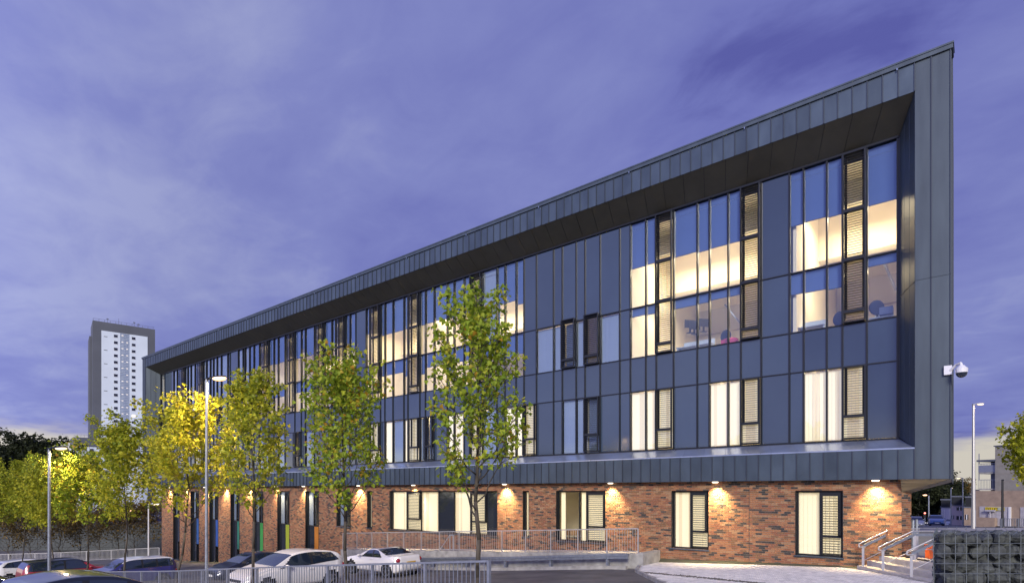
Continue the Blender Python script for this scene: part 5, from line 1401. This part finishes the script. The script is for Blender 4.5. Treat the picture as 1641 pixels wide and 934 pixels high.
car_px('estate', PAINT['black'], 303, 890, NEGY, 'black estate car parked just left of the lamp post', lo=18)
car_px('hatch', PAINT['navy'], 400, 883.5, NEGY, 'small dark blue car half hidden behind the white hatchback', Z=31)
car_px('suv', PAINT['indigo'], 206, 892.5, NEGY, 'dark blue car with a white roof parked under the maples', Z=31, roof=PAINT['white'])
car_px('suv', PAINT['red'], 112, 892.5, POSY, 'dark red off roader with black roof and red rear pillar', Z=31.5, roof=PAINT['black'])
car_px('hatch', PAINT['white'], 52, 893, POSY, 'white car behind the dark red off roader at the far left', Z=38)
NG = lambda x, y: interp(FZ, x) if x > -45 else interp(FZ, -45)
car_px('saloon', PAINT['black'], 165, 911, POSY, 'glossy black saloon nearest the camera at the bottom left', Z=9.6)
car_px('saloon', PAINT['navy'], -30, 912, POSY, 'dark saloon cut off by the left edge, beyond the glossy black one', Z=9.5)
# street cars at the right
car_px('estate', PAINT['blue'], 1500, 824.6, R(96), 'blue car facing the viewer on the street beyond the steps', Z=84, group='cars on the street beyond the steps')
car_px('estate', PAINT['silver'], 1468, 827, R(96), 'silver car at the brick corner, left of the blue one', Z=80, group='cars on the street beyond the steps')
car_px('coupe', PAINT['silver'], 1526, 831, R(92), 'small silver car right of the blue one', Z=92, group='cars on the street beyond the steps')
for i, (px, Z, pc, lb) in enumerate(((1477, 128, 'black', 'tiny black car in the gap left of the blue one'), (1484, 125, 'white', 'tiny white car in the gap left of the blue one'))):
    car_px('hatch', PAINT[pc], px, 831, R(96), lb, Z=Z, group='cars on the street beyond the steps')
for i, (px, ry, pc) in enumerate(((228, 820, 'silver'), (243, 827, 'blue'), (256, 828, 'white'))):
    car_px('estate', PAINT[pc], px, ry, R(20), ('silver', 'blue', 'white')[i] + ' car on the raised car park behind the left brick corner', Z=89+2*i, group='cars on the raised car park')
b = MB(); pq = [P(-60, 85), P(262, 85), P(262, 130), P(-60, 130)]; zd = (HY-838)/F*84
b.poly([(q_[0], q_[1], zd-.03) for q_ in pq]); b.quad((*pq[0], zd-.03), (*pq[1], zd-.03), (*pq[1], -9), (*pq[0], -9)); tag(b.build('upper_car_park', MT['asphalt']), 'raised car park deck behind the retaining wall', kind='structure')

# ================================================================== THINGS SEEN IN THE OFFICES
fab = mat('chair_fabric', (0.03, 0.04, 0.075), .9); wood_ = mat('chair_wood', (0.35, 0.20, 0.08), .6); wht = mat('desk_white', (0.45, 0.52, 0.65), .5); pink = mat('pink_bag', (0.55, 0.05, 0.16), .8)
def chair(px, z, label, yb=2.0, m=fab, floor=5.55, grp='office chairs behind the upper windows'):
    x = FX(px, 22.5+yb); t = thing('office_chair', label, 'chair', (x, yb, floor), random.uniform(-.5, .5), grp)
    b = MB(); b.ball((0, 0, z-floor-.24), .26, 1, .22, 1.05, 12, 8); b.build('backrest', m, t, smooth=True)
    b = MB(); b.ball((0, -.22, .48), .26, 1, 1, .2, 12, 6); b.build('seat', m, t, smooth=True)
    b = MB(); b.tube((0, -.2, .05), (0, -.2, .45), .03); [b.bar((0, -.2, .08), (math.cos(k*1.257)*.28, -.2+math.sin(k*1.257)*.28, .04), .04) for k in range(5)]; b.bar((0, 0, z-floor-.5), (0, -.18, .45), .05); b.build('base', MT['black'], t)
def zfac(px, py, yb): return (HY-py)/((px+323)*S_/(22.5+yb))
chair(1405, zfac(1405, 482, 2.0), 'dark office chair in the rightmost upper window', 2.0)
chair(1345, zfac(1345, 500, 1.9), 'dark office chair beside the rightmost shutters', 1.9)
chair(1163, zfac(1163, 529, 2.0), 'dark office chair in the wide window beside the second shutters', 2.0)
def desk(pxa, pxb, label, y0=1.7, floor=5.55, ht=.74):
    xa_, xb2 = FX(pxa, 22.5+y0), FX(pxb, 22.5+y0); t = thing('desk', label, 'desk', ((xa_+xb2)/2, y0, floor)); w_ = (xb2-xa_)/2
    b = MB(); b.box(-w_, w_, 0, .7, ht-.03, ht); b.build('desk_top', wht, t); b = MB(); [b.box(x-.03, x+.03, .05, .65, 0, ht-.03) for x in (-w_+.05, w_-.05)]; b.build('leg', wht, t)
    b = MB(); b.box(-w_+.1, w_-.1, .66, .70, ht, ht+.32); b.build('screen_panel', wht, t)
desk(1268, 1322, 'pale desk behind the fourth upper window from the right end', 1.75)
desk(1392, 1432, 'pale desk in the rightmost upper window', 1.6, ht=.62)
desk(1083, 1140, 'pale desk in the wide lit upper window', 1.8)
for px, py, lb in ((1106, 519, 'left'), (1113, 521, 'middle'), (1128, 517, 'right')):
    x = FX(px, 24.6); z = zfac(px, py, 2.1); t = thing('monitor', 'dark computer screen on the desk in the wide lit window, the %s one of three' % lb, 'monitor', (x, 2.1, z), .9, 'computer screens in the wide lit window')
    b = MB(); b.box(-.26, .26, -.02, .02, -.17, .17); b.build('screen', MT['black'], t); b = MB(); b.box(-.03, .03, -.02, .05, -.38, -.17); b.box(-.13, .13, -.1, .1, -.4, -.38); b.build('stand', MT['black'], t)
x = FX(1170, 24.3); b = MB(); b.box(-.32, .32, -.12, .12, 0, .26); b.ball((0, 0, .26), .3, 1, .35, .25, 10, 6); o = b.build('bag', pink); o.location = (x, 1.75, 6.0); tag(o, 'pink bag on the window ledge of the wide lit upper window', 'bag')
x = FX(1421, 24.2); b = MB(); b.box(-.2, .2, -.15, .15, 0, .26); [b.box(-.17+i*.12, -.09+i*.12, -.16, -.15, .05, .2) for i in range(3)]; o = b.build('crate', mat('crate_blue', (.10, .13, .25), .6)); o.location = (x, 1.65, 6.2); tag(o, 'blue grey plastic crate in the rightmost upper window', 'crate')
for i, px in enumerate((903, 911, 919, 928)):
    x = FX(px, 23.6+.3*(i % 2)); yb = 1.1+.3*(i % 2)
    t = thing('wooden_chair', ('leftmost', 'second', 'third', 'rightmost')[i] + ' of the wooden chairs behind the wide ground floor window', 'chair', (x, yb, -2.75), .3*i, 'wooden chairs behind the ground floor window')
    b = MB(); b.box(-.21, .21, -.2, .22, .43, .46); b.build('seat', wood_, t); b = MB(); b.box(-.2, .2, .19, .22, .62, .88); b.build('backrest', wood_, t)
    b = MB(); [b.tube((sx*.19, sy*.19, 0), (sx*.18, sy*.19, .43 if sy < 0 else .85), .014, n=6) for sx in (-1, 1) for sy in (-1, 1)]; b.build('leg', MT['black'], t)
